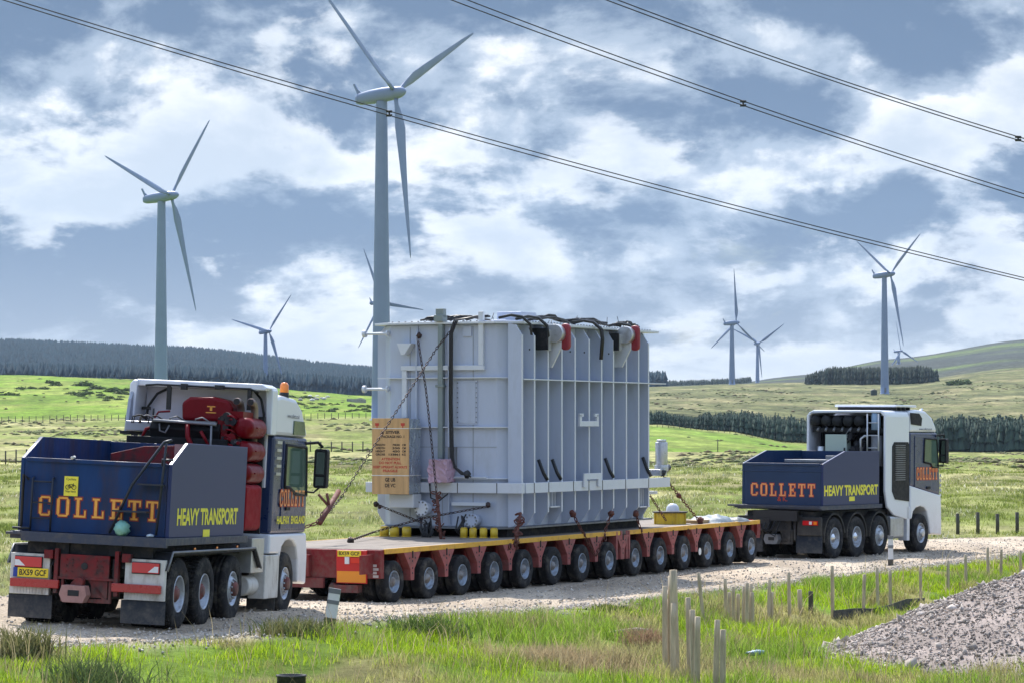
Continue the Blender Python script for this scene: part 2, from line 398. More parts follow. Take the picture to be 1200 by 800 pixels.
def G(X, Y):
    X = np.asarray(X, float); Y = np.asarray(Y, float)
    D = np.maximum(Y, 1.0); px = 600 + X / D * F
    d = np.clip(D, 80, 9000); ld = np.log(d)
    i = np.clip(np.searchsorted(np.log(DN), ld, 'right') - 1, 0, len(DN) - 2)
    t = (ld - np.log(DN)[i]) / (np.log(DN)[i + 1] - np.log(DN)[i])
    pc = np.clip(px, XN[0], XN[-1]); j = np.clip(np.searchsorted(XN, pc, 'right') - 1, 0, len(XN) - 2)
    u = (pc - XN[j]) / (XN[j + 1] - XN[j]); u = u * u * (3 - 2 * u) * 0.6 + u * 0.4
    # cubic hermite over depth would overshoot; mix of linear and smooth
    zt = (ZT[i, j] * (1 - t) + ZT[i + 1, j] * t) * (1 - u) + (ZT[i, j + 1] * (1 - t) + ZT[i + 1, j + 1] * t) * u
    zt = zt + (fbm(X / 35, Y / 35, 3, 5) - .5) * np.clip((D - 90) / 300, 0, 1) * 1.3 + (fbm(X / 7, Y / 7, 3, 9) - .5) * np.clip((D - 60) / 60, 0, 1) * 0.6 + (fbm(X / 2.5, Y / 3.5, 2, 19) - .5) * np.clip((D - 60) / 30, 0, 1) * np.clip((320 - D) / 100, 0, 1) * 0.35
    s, w = sw(X, Y); e = edge_w(s)
    zr = zroad(s, np.clip(w, e, e + ROADW))
    zl = zr - 0.5 * smooth((e - w - .3) / 5.5) - 0.25 * smooth((w - e - ROADW) / 3)
    zl = zl + (fbm(X / 1.6, Y / 1.6, 3, 3) - .5) * 0.34 * smooth((e - w) / 1.5) + (fbm(X / 1.6, Y / 1.6, 3, 3) - .5) * 0.3 * smooth((w - e - ROADW) / 1.5)
    bl = smooth((w - e - ROADW - 2) / 30)
    return zl * (1 - bl) + zt * bl
def g1(x, y): return float(G(np.array([x]), np.array([y]))[0])
def at(px, D): return ((px - 600) / F * D, D)

def grid_mesh(name, P, nr, nc, m, cols=None, smooth_=True):
    me = bpy.data.meshes.new(name); nv = nr * nc
    me.vertices.add(nv); me.vertices.foreach_set('co', P.reshape(-1).astype(np.float32))
    a = (np.arange(nr - 1)[:, None] * nc + np.arange(nc - 1)[None, :]).reshape(-1)
    q = np.stack([a, a + 1, a + nc + 1, a + nc], 1).reshape(-1)
    nf = len(a); me.loops.add(nf * 4); me.loops.foreach_set('vertex_index', q.astype(np.int32))
    me.polygons.add(nf); me.polygons.foreach_set('loop_start', (np.arange(nf) * 4).astype(np.int32)); me.polygons.foreach_set('loop_total', np.full(nf, 4, np.int32))
    me.polygons.foreach_set('use_smooth', np.ones(nf, bool))
    me.materials.append(m); me.update(calc_edges=True)
    if cols is not None:
        ca = me.color_attributes.new('land', 'FLOAT_COLOR', 'POINT'); ca.data.foreach_set('color', np.concatenate([cols, np.ones((nv, 1))], 1).reshape(-1).astype(np.float32))
    o = bpy.data.objects.new(name, me); COL.objects.link(o); return o

def lerp(a, b, t): return a * (1 - t[..., None]) + np.asarray(b, float) * t[..., None]
def landcol(X, Y):
    D = np.maximum(Y, 1); px = 600 + X / D * F; s, w = sw(X, Y); e = edge_w(s)
    n1 = fbm(X / 24, Y / 24, 4, 21); n2 = fbm(X / 6, Y / 6, 4, 33); n3 = fbm(X / 11, Y / 38, 5, 44)
    c = np.ones(X.shape + (3,)) * np.array([0.20, 0.215, 0.065])
    c = lerp(c, (0.34, 0.31, 0.145), smooth((n2 - .40) * 4) * .8)
    c = lerp(c, (0.15, 0.20, 0.035), smooth((n1 - .52) * 6) * .7)
    c = lerp(c, (0.15, 0.115, 0.06), smooth((n3 - .60) * 7) * .5)
    # enclosed bright pasture on the left
    f1 = smooth((D - 560 - 40 * n1) / 60) * smooth((1300 - D) / 80) * smooth((720 - px) / 200)
    pas = lerp(np.ones(c.shape) * np.array([0.135, 0.215, 0.022]), (0.24, 0.26, 0.06), smooth((n3 - .45) * 4) * .6)
    c = c * (1 - f1[..., None]) + pas * f1[..., None]
    # bright field on the right, below the conifer belt
    f2 = smooth((D - 330 - 30 * n1) / 50) * smooth((705 - D) / 20) * smooth((px - 640) / 60) * smooth((1000 - px) / 90)
    c = c * (1 - f2[..., None]) + lerp(np.ones(c.shape) * np.array([0.14, 0.22, 0.03]), (0.22, 0.25, 0.06), smooth((n3 - .45) * 4) * .6) * f2[..., None]
    # moor beyond the belt
    f3 = smooth((D - 740) / 60) * smooth((px - 640) / 100)
    moor = lerp(np.ones(c.shape) * np.array([0.13, 0.135, 0.055]), (0.25, 0.22, 0.11), smooth((n3 - .5) * 6) * .75)
    moor = lerp(moor, (0.06, 0.07, 0.03), smooth((n1 - .52) * 8) * .7)
    c = c * (1 - f3[..., None]) + moor * f3[..., None]
    f4 = smooth((D - 1900) / 500) * smooth((px - 700) / 100)
    hill = lerp(np.ones(c.shape) * np.array([0.10, 0.135, 0.045]), (0.040, 0.042, 0.050), smooth((fbm(X / 260, Y / 500, 4, 51) - .47) * 9) * .85)
    c = c * (1 - f4[..., None]) + hill * f4[..., None]
    f5 = smooth((D - 1450) / 300) * smooth((760 - px) / 120)
    c = c * (1 - f5[..., None]) + np.array([0.004, 0.024, 0.040]) * f5[..., None]
    # verges
    v = smooth((e - w) / .5) * smooth((14 - D * 0 - (e - w)) / 3)
    ver = lerp(np.ones(c.shape) * np.array([0.13, 0.20, 0.022]), (0.27, 0.23, 0.10), smooth((fbm(X / 2.2, Y / 2.2, 3, 61) - .52) * 7) * .8)
    c = c * (1 - v[..., None]) + ver * v[..., None]
    sand = smooth(1 - (e - w) / 1.1 + (n2 - .5) * 1.2) * (w < e + 1) + smooth(1 - (w - e - ROADW) / 1.3 + (n2 - .5) * 2) * (w > e + 1)
    c = lerp(c, (0.34, 0.29, 0.22), np.clip(sand, 0, 1) * .85)
    return c

def ground_material():
    m = bpy.data.materials.new('ground_cover'); m.use_nodes = True; nt = m.node_tree; N = nt.nodes.new; L = nt.links.new
    b = nt.nodes['Principled BSDF']; b.inputs['Roughness'].default_value = 0.95; b.inputs['Specular IOR Level'].default_value = 0.1
    a = N('ShaderNodeVertexColor'); a.layer_name = 'land'; tc = N('ShaderNodeTexCoord')
    def noise(s, d, sc=(1, 1, 1)):
        mp = N('ShaderNodeMapping'); mp.inputs['Scale'].default_value = sc; L(tc.outputs['Object'], mp.inputs[0])
        n = N('ShaderNodeTexNoise'); n.inputs['Scale'].default_value = s; n.inputs['Detail'].default_value = d; n.inputs['Roughness'].default_value = .68; L(mp.outputs[0], n.inputs['Vector']); return n.outputs[0]
    col = a.outputs[0]
    for s, d, lo, hi, sc in ((0.9, 9, .6, 1.4, (1, .5, 1)), (0.22, 9, .5, 1.5, (1, .25, 1)), (0.03, 9, .72, 1.28, (1, .3, 1))):
        r = N('ShaderNodeMapRange'); L(noise(s, d, sc), r.inputs[0]); r.inputs[1].default_value = .3; r.inputs[2].default_value = .7; r.inputs[3].default_value = lo; r.inputs[4].default_value = hi
        x = N('ShaderNodeMix'); x.data_type = 'RGBA'; x.blend_type = 'MULTIPLY'; x.inputs[0].default_value = 1
        cc = N('ShaderNodeCombineColor')
        for i in range(3): L(r.outputs[0], cc.inputs[i])
        L(col, x.inputs[6]); L(cc.outputs[0], x.inputs[7]); col = x.outputs[2]
    L(col, b.inputs['Base Color'])
    bp = N('ShaderNodeBump'); bp.inputs['Strength'].default_value = .9; bp.inputs['Distance'].default_value = .25; L(noise(1.3, 8), bp.inputs['Height']); L(bp.outputs[0], b.inputs['Normal'])
    return m
def build_ground():
    rows = np.concatenate([np.linspace(1, 36, 24, endpoint=False), np.linspace(36, 110, 300, endpoint=False), np.geomspace(110, 9000, 340)])
    cols = np.concatenate([-np.geomspace(12000, 900, 24), np.linspace(-800, 2000, 420), np.geomspace(2200, 12600, 24)])
    D = rows[:, None] * np.ones(len(cols)); px = np.ones(len(rows))[:, None] * cols
    X = (px - 600) / F * D; X = X + np.sign(px - 600) * np.maximum(np.abs(px - 600) - 1400, 0) / F * 60
    Z = G(X, D)
    s, w = sw(X, D); e = edge_w(s)
    under = (w > e + .35) & (w < e + ROADW - .35) & (D < 160)
    Z = np.where(under, Z - 0.06, Z)
    P = np.stack([X, D, Z], -1)
    o = grid_mesh('ground', P, len(rows), len(cols), ground_material(), landcol(X, D).reshape(-1, 3)); o['kind'] = 'structure'
build_ground()
def build_road():
    m = bpy.data.materials.new('gravel_road'); m.use_nodes = True; nt = m.node_tree; N = nt.nodes.new; L = nt.links.new
    b = nt.nodes['Principled BSDF']; b.inputs['Roughness'].default_value = .95; b.inputs['Specular IOR Level'].default_value = .15
    tc = N('ShaderNodeTexCoord')
    def noise(s, d, sc=(1, 1, 1), r=.6):
        mp = N('ShaderNodeMapping'); mp.inputs['Scale'].default_value = sc; mp.inputs['Rotation'].default_value = (0, 0, RA)
        L(tc.outputs['Object'], mp.inputs[0]); n = N('ShaderNodeTexNoise'); n.inputs['Scale'].default_value = s; n.inputs['Detail'].default_value = d; n.inputs['Roughness'].default_value = r
        L(mp.outputs[0], n.inputs['Vector']); return n.outputs[0]
    def ramp(v, pts):
        r = N('ShaderNodeValToRGB'); L(v, r.inputs[0]); el = r.color_ramp.elements
        el[0].position, el[0].color = pts[0][0], pts[0][1] + (1,); el[1].position, el[1].color = pts[-1][0], pts[-1][1] + (1,)
        for p in pts[1:-1]: e_ = el.new(p[0]); e_.color = p[1] + (1,)
        return r.outputs[0]
    def mul(a, c, f=1.0, mode='MULTIPLY'):
        x = N('ShaderNodeMix'); x.data_type = 'RGBA'; x.blend_type = mode; x.inputs[0].default_value = f; L(a, x.inputs[6]); L(c, x.inputs[7]); return x.outputs[2]
    base = ramp(noise(.5, 8, (1, .3, 1)), [(.32, (.35, .285, .215)), (.5, (.47, .385, .295)), (.66, (.58, .49, .38))])
    st = ramp(noise(14, 6, r=.75), [(.36, (.55, .55, .55)), (.5, (.95, .95, .95)), (.63, (1.35, 1.33, 1.3))])
    tr = ramp(noise(.9, 3, (1, .03, 1)), [(.4, (.84, .84, .84)), (.6, (1.08, 1.07, 1.05))])
    L(mul(mul(base, st), tr), b.inputs['Base Color'])
    bp = N('ShaderNodeBump'); bp.inputs['Strength'].default_value = 1; bp.inputs['Distance'].default_value = .03; L(noise(22, 6, r=.75), bp.inputs['Height']); L(bp.outputs[0], b.inputs['Normal'])
    ss = np.linspace(-46, 85, 900); fr = np.linspace(0, 1, 40)
    S = ss[:, None] * np.ones(40); e = edge_w(S); jag0 = (fbm(ss / 1.1, ss * 0 + 3, 4, 71) - .5) * 1.1; jag1 = (fbm(ss / 1.3, ss * 0 + 9, 4, 77) - .5) * 1.4
    w = e + jag0[:, None] * (1 - fr) + (ROADW + jag1[:, None]) * fr
    X = P0[0] + S * RD[0] - w * RNr[0]; Y = P0[1] + S * RD[1] - w * RNr[1]
    Z = G(X, Y) + .012 + (fbm(X / .6, Y / .6, 3, 81) - .5) * .04
    Z = np.where((fr < .02) | (fr > .98), Z - .05, Z)
    rutw = w - e
    Z -= .035 * (np.exp(-((rutw - 1.1) / .28) ** 2) + np.exp(-((rutw - 3.3) / .28) ** 2) + .7 * np.exp(-((rutw - 2.2) / .2) ** 2)) - .02 * np.exp(-((rutw - .5) / .2) ** 2)
    o = grid_mesh('road', np.stack([X, Y, Z], -1), 900, 40, m); o['kind'] = 'structure'
build_road()

def tri_mesh(name, V, Fc, m, cols=None, attr='tint'):
    """V (n,3), Fc (k,3) numpy"""
    me = bpy.data.meshes.new(name); me.vertices.add(len(V)); me.vertices.foreach_set('co', V.reshape(-1).astype(np.float32))
    k = Fc.shape[1]; nf = len(Fc); me.loops.add(nf * k); me.loops.foreach_set('vertex_index', Fc.reshape(-1).astype(np.int32))
    me.polygons.add(nf); me.polygons.foreach_set('loop_start', (np.arange(nf) * k).astype(np.int32)); me.polygons.foreach_set('loop_total', np.full(nf, k, np.int32))
    me.materials.append(m); me.update(calc_edges=True)
    if cols is not None:
        ca = me.color_attributes.new(attr, 'FLOAT_COLOR', 'POINT'); ca.data.foreach_set('color', np.concatenate([cols, np.ones((len(V), 1))], 1).reshape(-1).astype(np.float32))
    o = bpy.data.objects.new(name, me); COL.objects.link(o); return o
def leaf_material(name, rough=.7, trans=.5):
    m = bpy.data.materials.new(name); m.use_nodes = True; nt = m.node_tree; N = nt.nodes.new; L = nt.links.new
    b = nt.nodes['Principled BSDF']; b.inputs['Roughness'].default_value = rough; b.inputs['Specular IOR Level'].default_value = .25
    a = N('ShaderNodeVertexColor'); a.layer_name = 'tint'; L(a.outputs[0], b.inputs['Base Color'])
    t = N('ShaderNodeBsdfTranslucent'); L(a.outputs[0], t.inputs[0]); ms = N('ShaderNodeMixShader'); ms.inputs[0].default_value = trans
    out = nt.nodes['Material Output']; L(b.outputs[0], ms.inputs[1]); L(t.outputs[0], ms.inputs[2]); L(ms.outputs[0], out.inputs[0]); return m
M_leaf = leaf_material('grass_blade')
def blades(X, Y, H, Wd, lean, col, seed=1):
    rng = np.random.default_rng(seed); n = len(X); Z = G(X, Y) - .02
    a = rng.uniform(0, 2 * np.pi, n); fa = rng.uniform(0, 2 * np.pi, n)
    dx, dy = np.cos(a), np.sin(a); lx, ly = np.cos(fa) * lean * H, np.sin(fa) * lean * H
    V = np.zeros((n, 5, 3)); 
    for k, (h, wd, l) in enumerate(((0, 1, 0), (0, -1, 0), (.55, .8, .35), (.55, -.8, .35), (1, 0, 1))):
        V[:, k, 0] = X + dx * Wd * wd * .5 + lx * l; V[:, k, 1] = Y + dy * Wd * wd * .5 + ly * l; V[:, k, 2] = Z + H * h * (1 - .25 * lean * l)
    base = (np.arange(n) * 5)[:, None]
    Fc = np.concatenate([base + np.array([0, 1, 3]), base + np.array([0, 3, 2]), base + np.array([2, 3, 4])])
    Cc = np.repeat(col[:, None, :], 5, 1) * np.array([.6, .6, .95, .95, 1.15])[None, :, None]
    Cc = np.repeat(col[:, None, :], 5, 1)
    return V.reshape(-1, 3), Fc, Cc.reshape(-1, 3)
def build_grass():
    # near verge
    rng = np.random.default_rng(4); n = 900000
    D = np.sqrt(rng.uniform(35.5 ** 2, 100 ** 2, n)); px = rng.uniform(-60, 1260, n); X = (px - 600) / F * D
    s, w = sw(X, D); e = edge_w(s); d = e - w
    clump = fbm(X / .55, D / .55, 3, 91); patch = fbm(X / 2.2, D / 2.2, 3, 61)
    keep = (d > -.05) & (rng.uniform(0, 1, n) < np.clip(.30 + (clump - .42) * 3.2, .16, 1) * smooth((d + .1) / 1.2 + (patch-.5)))
    # heap keeps clear
    hd = np.hypot(X - 12.0, D - 49.5); keep &= hd > 6.5 + (clump - .5) * 1.5
    X, D, d, clump, patch, px = (q[keep] for q in (X, D, d, clump, patch, px)); n = len(X)
    print('near blades', n)
    dry = smooth((patch - .545) * 9 + rng.normal(0, .35, n)) * smooth((D - 39) / 3 + .35); rush = smooth((fbm(X / 3.1 + 9, D / 3.1, 3, 15) - .52) * 12)
    c = np.array([[.24, .38, .014]]) * np.ones((n, 1)); c = lerp(c, (.40, .50, .035), rng.uniform(0, 1, n)); c = lerp(c, (.15, .26, .06), rush * .5); c = lerp(c, (.42, .35, .18), dry * .75)
    c = lerp(c, (.30, .22, .14), smooth((fbm(X / 1.3 + 4, D / 1.3, 3, 19) - .64) * 12) * .7)
    c *= rng.uniform(.45, 1.5, n)[:, None]
    H = (.06 + .22 * np.clip(clump * 1.5 - .3, 0, 1) + .14 * rush) * rng.uniform(.55, 1.25, n) * (.35 + .65 * smooth(d / 1.8))
    # dead stalks with seed heads standing over the green
    m_ = (rng.uniform(0, 1, n) < .02) & (d > .8); H = np.where(m_, rng.uniform(.35, .7, n), H); c[m_] = np.array([.42, .34, .2]) * rng.uniform(.6, 1.2, (m_.sum(), 1))
    flat = (rng.uniform(0, 1, n) < .05) & ~m_; c[flat] = np.array([.34, .27, .15]) * rng.uniform(.5, 1.2, (flat.sum(), 1))
    V, Fc, Cc = blades(X, D, H, rng.uniform(.006, .013, n) * (1 + (D - 40) / 60), rng.uniform(.1, .75, n), c, 8)
    o = tri_mesh('verge_grass', V, Fc, M_leaf, Cc); tag(o, 'lush green and straw coloured rough grass on the verge in front of the road', 'grass', kind='stuff')
    # far side pasture
    n = 600000; D = 52 + 230 * rng.uniform(0, 1, n) ** 1.7; px = rng.uniform(-80, 1280, n); X = (px - 600) / F * D
    s, w = sw(X, D); e = edge_w(s); d = w - e - ROADW; clump = fbm(X / 1.1, D / 2.6, 4, 92); patch = fbm(X / 5, D / 14, 4, 62)
    keep = (d > .1) & (rng.uniform(0, 1, n) < np.clip((clump - .44) * 5, .12, 1)); X, D, d, clump, patch = (q[keep] for q in (X, D, d, clump, patch)); n = len(X)
    dry = smooth((patch - .46) * 6 + rng.normal(0, .4, n))
    c = np.array([[.20, .24, .05]]) * np.ones((n, 1)); c = lerp(c, (.44, .40, .22), dry * .85); c = lerp(c, (.13, .18, .04), smooth((clump - .62) * 10) * .6); c *= rng.uniform(.6, 1.45, n)[:, None]; cot = (rng.uniform(0, 1, n) < .05 * smooth((patch - .42) * 8)); c[cot] = (.75, .73, .62)
    H = (.12 + .25 * np.clip(clump * 2 - .9, 0, 1)) * rng.uniform(.6, 1.3, n) * smooth(d / 3 + .2)
    V, Fc, Cc = blades(X, D, H, .012 + .05 * (D - 50) / 230, rng.uniform(.2, .9, n), c, 9)
    o = tri_mesh('pasture_grass', V, Fc, M_leaf, Cc); tag(o, 'pale tussocky rough pasture beyond the road', 'grass', kind='stuff')
build_grass()

def build_heap():
    m = mat('crushed_stone', (.34, .28, .245), .95, var=.4, vscale=1.2, dirt=.35, dirtcol=(.16, .125, .105), dscale=9, bump=1.0, bscale=25, spec=.2)
    cx, cy, r, h = 12.0, 49.5, 7.1, 2.55
    nr, nt_ = 130, 300; rr = np.linspace(0, 1.0, nr)[:, None] * np.ones(nt_); th = np.linspace(0, 2 * np.pi, nt_)[None, :] * np.ones((nr, 1))
    X = cx + rr * r * np.cos(th) ; Y = cy + rr * r * np.sin(th)
    lump = (fbm(X / 1.2, Y / 1.2, 5, 101) - .5)
    prof = h * (1 - rr) ** .95 * (1 - .12 * np.exp(-(rr / .16) ** 2))
    Z = G(X, Y) * (rr > .2) + -.4 * (rr <= .2); Z = -.38 * (1 - smooth((rr - .6) / .4)) + G(X, Y) * smooth((rr - .6) / .4)
    Z = Z + prof + lump * .38 * (1 - rr * .6) + (fbm(X / .14, Y / .14, 3, 105) - .5) * .07 - .14 * (rr > .985)
    heap = grid_mesh('gravel_heap', np.stack([X, Y, Z], -1), nr, nt_, m)
    tag(heap, 'large grey brown heap of crushed stone beside the verge', 'gravel', kind='stuff')
    rng = np.random.default_rng(12); n = 60000
    a = rng.uniform(0, 2 * np.pi, n); q = np.sqrt(rng.uniform(0, 1.05, n)); ii = np.clip((q * (nr - 1)).astype(int), 0, nr - 1); jj = np.clip((a / (2 * np.pi) * (nt_ - 1)).astype(int), 0, nt_ - 1)
    px_, py_ = cx + q * r * np.cos(a), cy + q * r * np.sin(a); pz = np.where(q > .99, G(px_, py_), Z[ii, jj]) + .01
    base = np.array([[1, 0, 0], [-1, 0, 0], [0, 1, 0], [0, -1, 0], [0, 0, 1], [0, 0, -1]], float)
    fc = np.array([[0, 2, 4], [2, 1, 4], [1, 3, 4], [3, 0, 4], [2, 0, 5], [1, 2, 5], [3, 1, 5], [0, 3, 5]])
    sz = .010 + .030 * rng.uniform(0, 1, n) ** 3; sz[:500] = rng.uniform(.05, .11, 500)
    A = rng.normal(size=(n, 3, 3)); Q, _ = np.linalg.qr(A)
    V = base[None] * (sz[:, None, None] * rng.uniform(.5, 1.4, (n, 6, 1))) * np.array([1.3, 1, .55])
    V = np.einsum('nij,nkj->nki', Q, V) + np.stack([px_, py_, pz], -1)[:, None, :]
    Fc = (np.arange(n) * 6)[:, None, None] + fc[None]
    g = (rng.uniform(.20, .52, n) * (.6 + .8 * fbm(px_ / .9, py_ / .9, 3, 55)))[:, None] * np.array([[1.0, .87, .77]]); Cc = np.repeat(g[:, None], 6, 1).reshape(-1, 3)
    ms = mat('stone_chips', (.3, .27, .25), .9, attr='tint', spec=.2)
    o = tri_mesh('loose_gravel', V.reshape(-1, 3), Fc.reshape(-1, 3), ms, Cc); tag(o, 'loose angular stones lying over the crushed stone heap', 'gravel', kind='stuff')
build_heap()
def build_road_stones():
    rng = np.random.default_rng(22); n = 30000
    s = rng.uniform(-14, 48, n); e = edge_w(s); w = e + rng.uniform(-.6, ROADW + .4, n); near = rng.uniform(0, 1, n) < .5
    w = np.where(near, e + rng.normal(.1, .5, n), w)
    X = P0[0] + s * RD[0] - w * RNr[0]; Y = P0[1] + s * RD[1] - w * RNr[1]; Z = G(X, Y) + .02
    base = np.array([[1, 0, 0], [-1, 0, 0], [0, 1, 0], [0, -1, 0], [0, 0, .7], [0, 0, -.7]], float)
    fc = np.array([[0, 2, 4], [2, 1, 4], [1, 3, 4], [3, 0, 4], [2, 0, 5], [1, 2, 5], [3, 1, 5], [0, 3, 5]])
    sz = .008 + .035 * rng.uniform(0, 1, n) ** 4
    Q, _ = np.linalg.qr(rng.normal(size=(n, 3, 3))); V = np.einsum('nij,nkj->nki', Q, base[None] * (sz[:, None, None] * rng.uniform(.6, 1.3, (n, 6, 1)))) + np.stack([X, Y, Z], -1)[:, None]
    g = rng.uniform(.28, .6, n)[:, None] * np.array([[1.0, .90, .78]])
    o = tri_mesh('road_gravel', V.reshape(-1, 3), ((np.arange(n) * 6)[:, None, None] + fc[None]).reshape(-1, 3), MATS['stone_chips'], np.repeat(g[:, None], 6, 1).reshape(-1, 3))
    tag(o, 'small loose stones scattered over the pale gravel road', 'gravel', kind='stuff')
build_road_stones()

# ---------------------------------------------------------------- woods
def cone_wood(name, X, Y, H, label, cat, seed, tiers=3, cbase=(.018, .034, .016), gv=.5, spread=.21):
    rng = np.random.default_rng(seed); n = len(X); Z = G(X, Y); sg = 6
    Vs, Fs = [], []; off = 0
    col = np.array(cbase)[None] * rng.uniform(1 - gv, 1 + gv, n)[:, None]
    cols = []
    for t in range(tiers):
        z0 = (.06 + .30 * t) * H; z1 = np.minimum((.06 + .30 * t + .46), 1.0) * H; r0 = H * spread * (1 - .27 * t) * rng.uniform(.8, 1.2, n)
        V = np.zeros((n, sg + 1, 3))
        for k in range(sg):
            a = 2 * np.pi * k / sg + rng.uniform(-.3, .3, n); rr = r0 * rng.uniform(.7, 1.25, n)
            V[:, k] = np.stack([X + rr * np.cos(a), Y + rr * np.sin(a), Z + z0 + rng.uniform(-.05, .05, n) * H], -1)
        V[:, sg] = np.stack([X, Y, Z + z1], -1)
        f = np.array([[k, (k + 1) % sg, sg] for k in range(sg)])
        Vs.append(V.reshape(-1, 3)); Fs.append(((np.arange(n) * (sg + 1))[:, None, None] + f[None]).reshape(-1, 3) + off); off += n * (sg + 1); cols.append(np.repeat(col[:, None], sg + 1, 1).reshape(-1, 3))
    o = tri_mesh(name, np.concatenate(Vs), np.concatenate(Fs), M_needle, np.concatenate(cols)); tag(o, label, cat, kind='stuff'); return o
M_needle = leaf_material('conifer_needles', .9, .1)
def woods():
    rng = np.random.default_rng(31)
    n = 60000; px = rng.uniform(-330, 790, n); D = rng.uniform(1900, 4150, n)
    X = (px - 600) / F * D; k = fbm(X / 160, D / 160, 3, 7) > .2
    D2 = D; keep = k & ((D2 > 2400) | (px < 560)) & (px < 790 - (D - 1900) * .02)
    X, D = X[keep], D[keep]
    cone_wood('hillside_forest', X, D, rng.uniform(10, 17, len(X)), 'dark conifer plantation covering the long hill behind the left field', 'forest', 1, tiers=2, cbase=(.004, .026, .044), gv=.3)
    # belt right of the load, in the valley
    n = 4200; px = rng.uniform(640, 1330, n); D = 706 + rng.uniform(0, 26, n) + (fbm(px / 40, px * 0, 3, 4) - .5) * 12
    hh = np.interp(px, [640, 770, 815, 830, 900, 1000, 1100, 1330], [2.8, 3.1, 2.6, 3.7, 4.7, 5.7, 6.9, 6.9]) * (1 + .3 * (fbm(px / 9, px * 0 + 4, 3, 14) - .5)) * rng.uniform(.75, 1.15, n)
    X = (px - 600) / F * D; cone_wood('conifer_belt', X, D, hh, 'dark conifer belt across the valley behind the front lorry', 'woodland', 2, tiers=4, cbase=(.040, .066, .050), spread=.17, gv=.35)
    n = 900; px = rng.uniform(944, 1099, n); D = rng.uniform(1640, 1760, n); X = (px - 600) / F * D
    hh = rng.uniform(7.5, 10.5, n) * np.interp(px, [944, 960, 975, 1080, 1099], [.55, .8, 1, 1, .75])
    cone_wood('hilltop_wood', X, D, hh, 'small dark wood on the skyline behind the rightmost near turbine', 'woodland', 3, tiers=3, cbase=(.018, .030, .022), spread=.16)
    n = 900; px = rng.uniform(700, 880, n); D = rng.uniform(3250, 3500, n); X = (px - 600) / F * D
    cone_wood('skyline_trees', X, D, rng.uniform(4, 9, n), 'thin dark line of far trees on the skyline right of the load', 'woodland', 5, tiers=2, cbase=(.016, .028, .018))
woods()
def bushes():
    rng = random.Random(5)
    def bush_mesh(seed):
        r = np.random.default_rng(seed); n = 260; d = r.normal(size=(n, 3)); d /= np.linalg.norm(d, axis=1)[:, None]; d[:, 2] = np.abs(d[:, 2]) * .8
        rad = r.uniform(.5, 1, n) ** .5 * (1 + .25 * np.sin(d[:, 0] * 5 + seed)); c = d * rad[:, None] * np.array([1, 1, .85])
        A = r.normal(size=(n, 3, 3)) * .17; V = (c[:, None] + A).reshape(-1, 3); V[:, 2] = np.maximum(V[:, 2], -.05)
        col = np.array([[.07, .105, .03]]) * r.uniform(.5, 1.6, n)[:, None]
        o = tri_mesh('gorse_bush', V, np.arange(n * 3).reshape(-1, 3), M_leafy, np.repeat(col[:, None], 3, 1).reshape(-1, 3)); return o
    protos = [bush_mesh(k) for k in range(4)]
    spots = []
    for (px, D, r) in ((60, 1060, 3.2), (66, 1030, 3.0), (98, 1040, 4.5), (113, 1010, 3.4), (25, 985, 2.6), (38, 980, 2.6), (52, 984, 2.6), (84, 905, 2.4), (94, 890, 3), (104, 905, 2.4), (118, 880, 2), (8, 880, 3), (17, 870, 2), (132, 945, 4.2), (142, 925, 3), (149, 985, 3), (1122, 1500, 7), (1131, 1480, 6), (341, 1000, 2.4), (352, 985, 2), (360, 1010, 2.5), (128, 850, 2.2), (139, 838, 2), (150, 905, 2.2)):
        spots.append((px, D, r, 'field'))
    for k in range(46):
        D = rng.uniform(700, 860); spots.append((rng.uniform(347, 435), D, rng.uniform(.8, 1.7), 'slope'))
    for k in range(30):
        D = rng.uniform(800, 1000); spots.append((rng.uniform(0, 150), D, rng.uniform(.7, 1.7), 'field'))
    gl = {'field': ['low dark gorse bush dotted in the bright green field behind the left lorry', 'bushes in the bright green field'], 'slope': ['small dark bush in the scrub between the left cab and the crate', 'bushes in the scrubby slope left of the load']}
    for i, (px, D, r, kind) in enumerate(spots):
        o = protos[i] if i < 4 else protos[i % 4].copy()
        if i >= 4: COL.objects.link(o)
        x, y = at(px, D); o.location = (x, y, g1(x, y) - .1); r *= .8; o.scale = (r, r * .9, r * .55); o.rotation_euler = (0, 0, rng.uniform(0, 6))
        tag(o, gl[kind][0], 'bush', gl[kind][1])
        if 1100 < px < 1140:
            o['label'] = 'dark round tree clump on the moor right of the skyline wood, ' + ('left' if px < 1125 else 'right') + ' half'; o['group'] = 'tree clump on the moor'
M_leafy = leaf_material('bush_leaf', .8, .15)
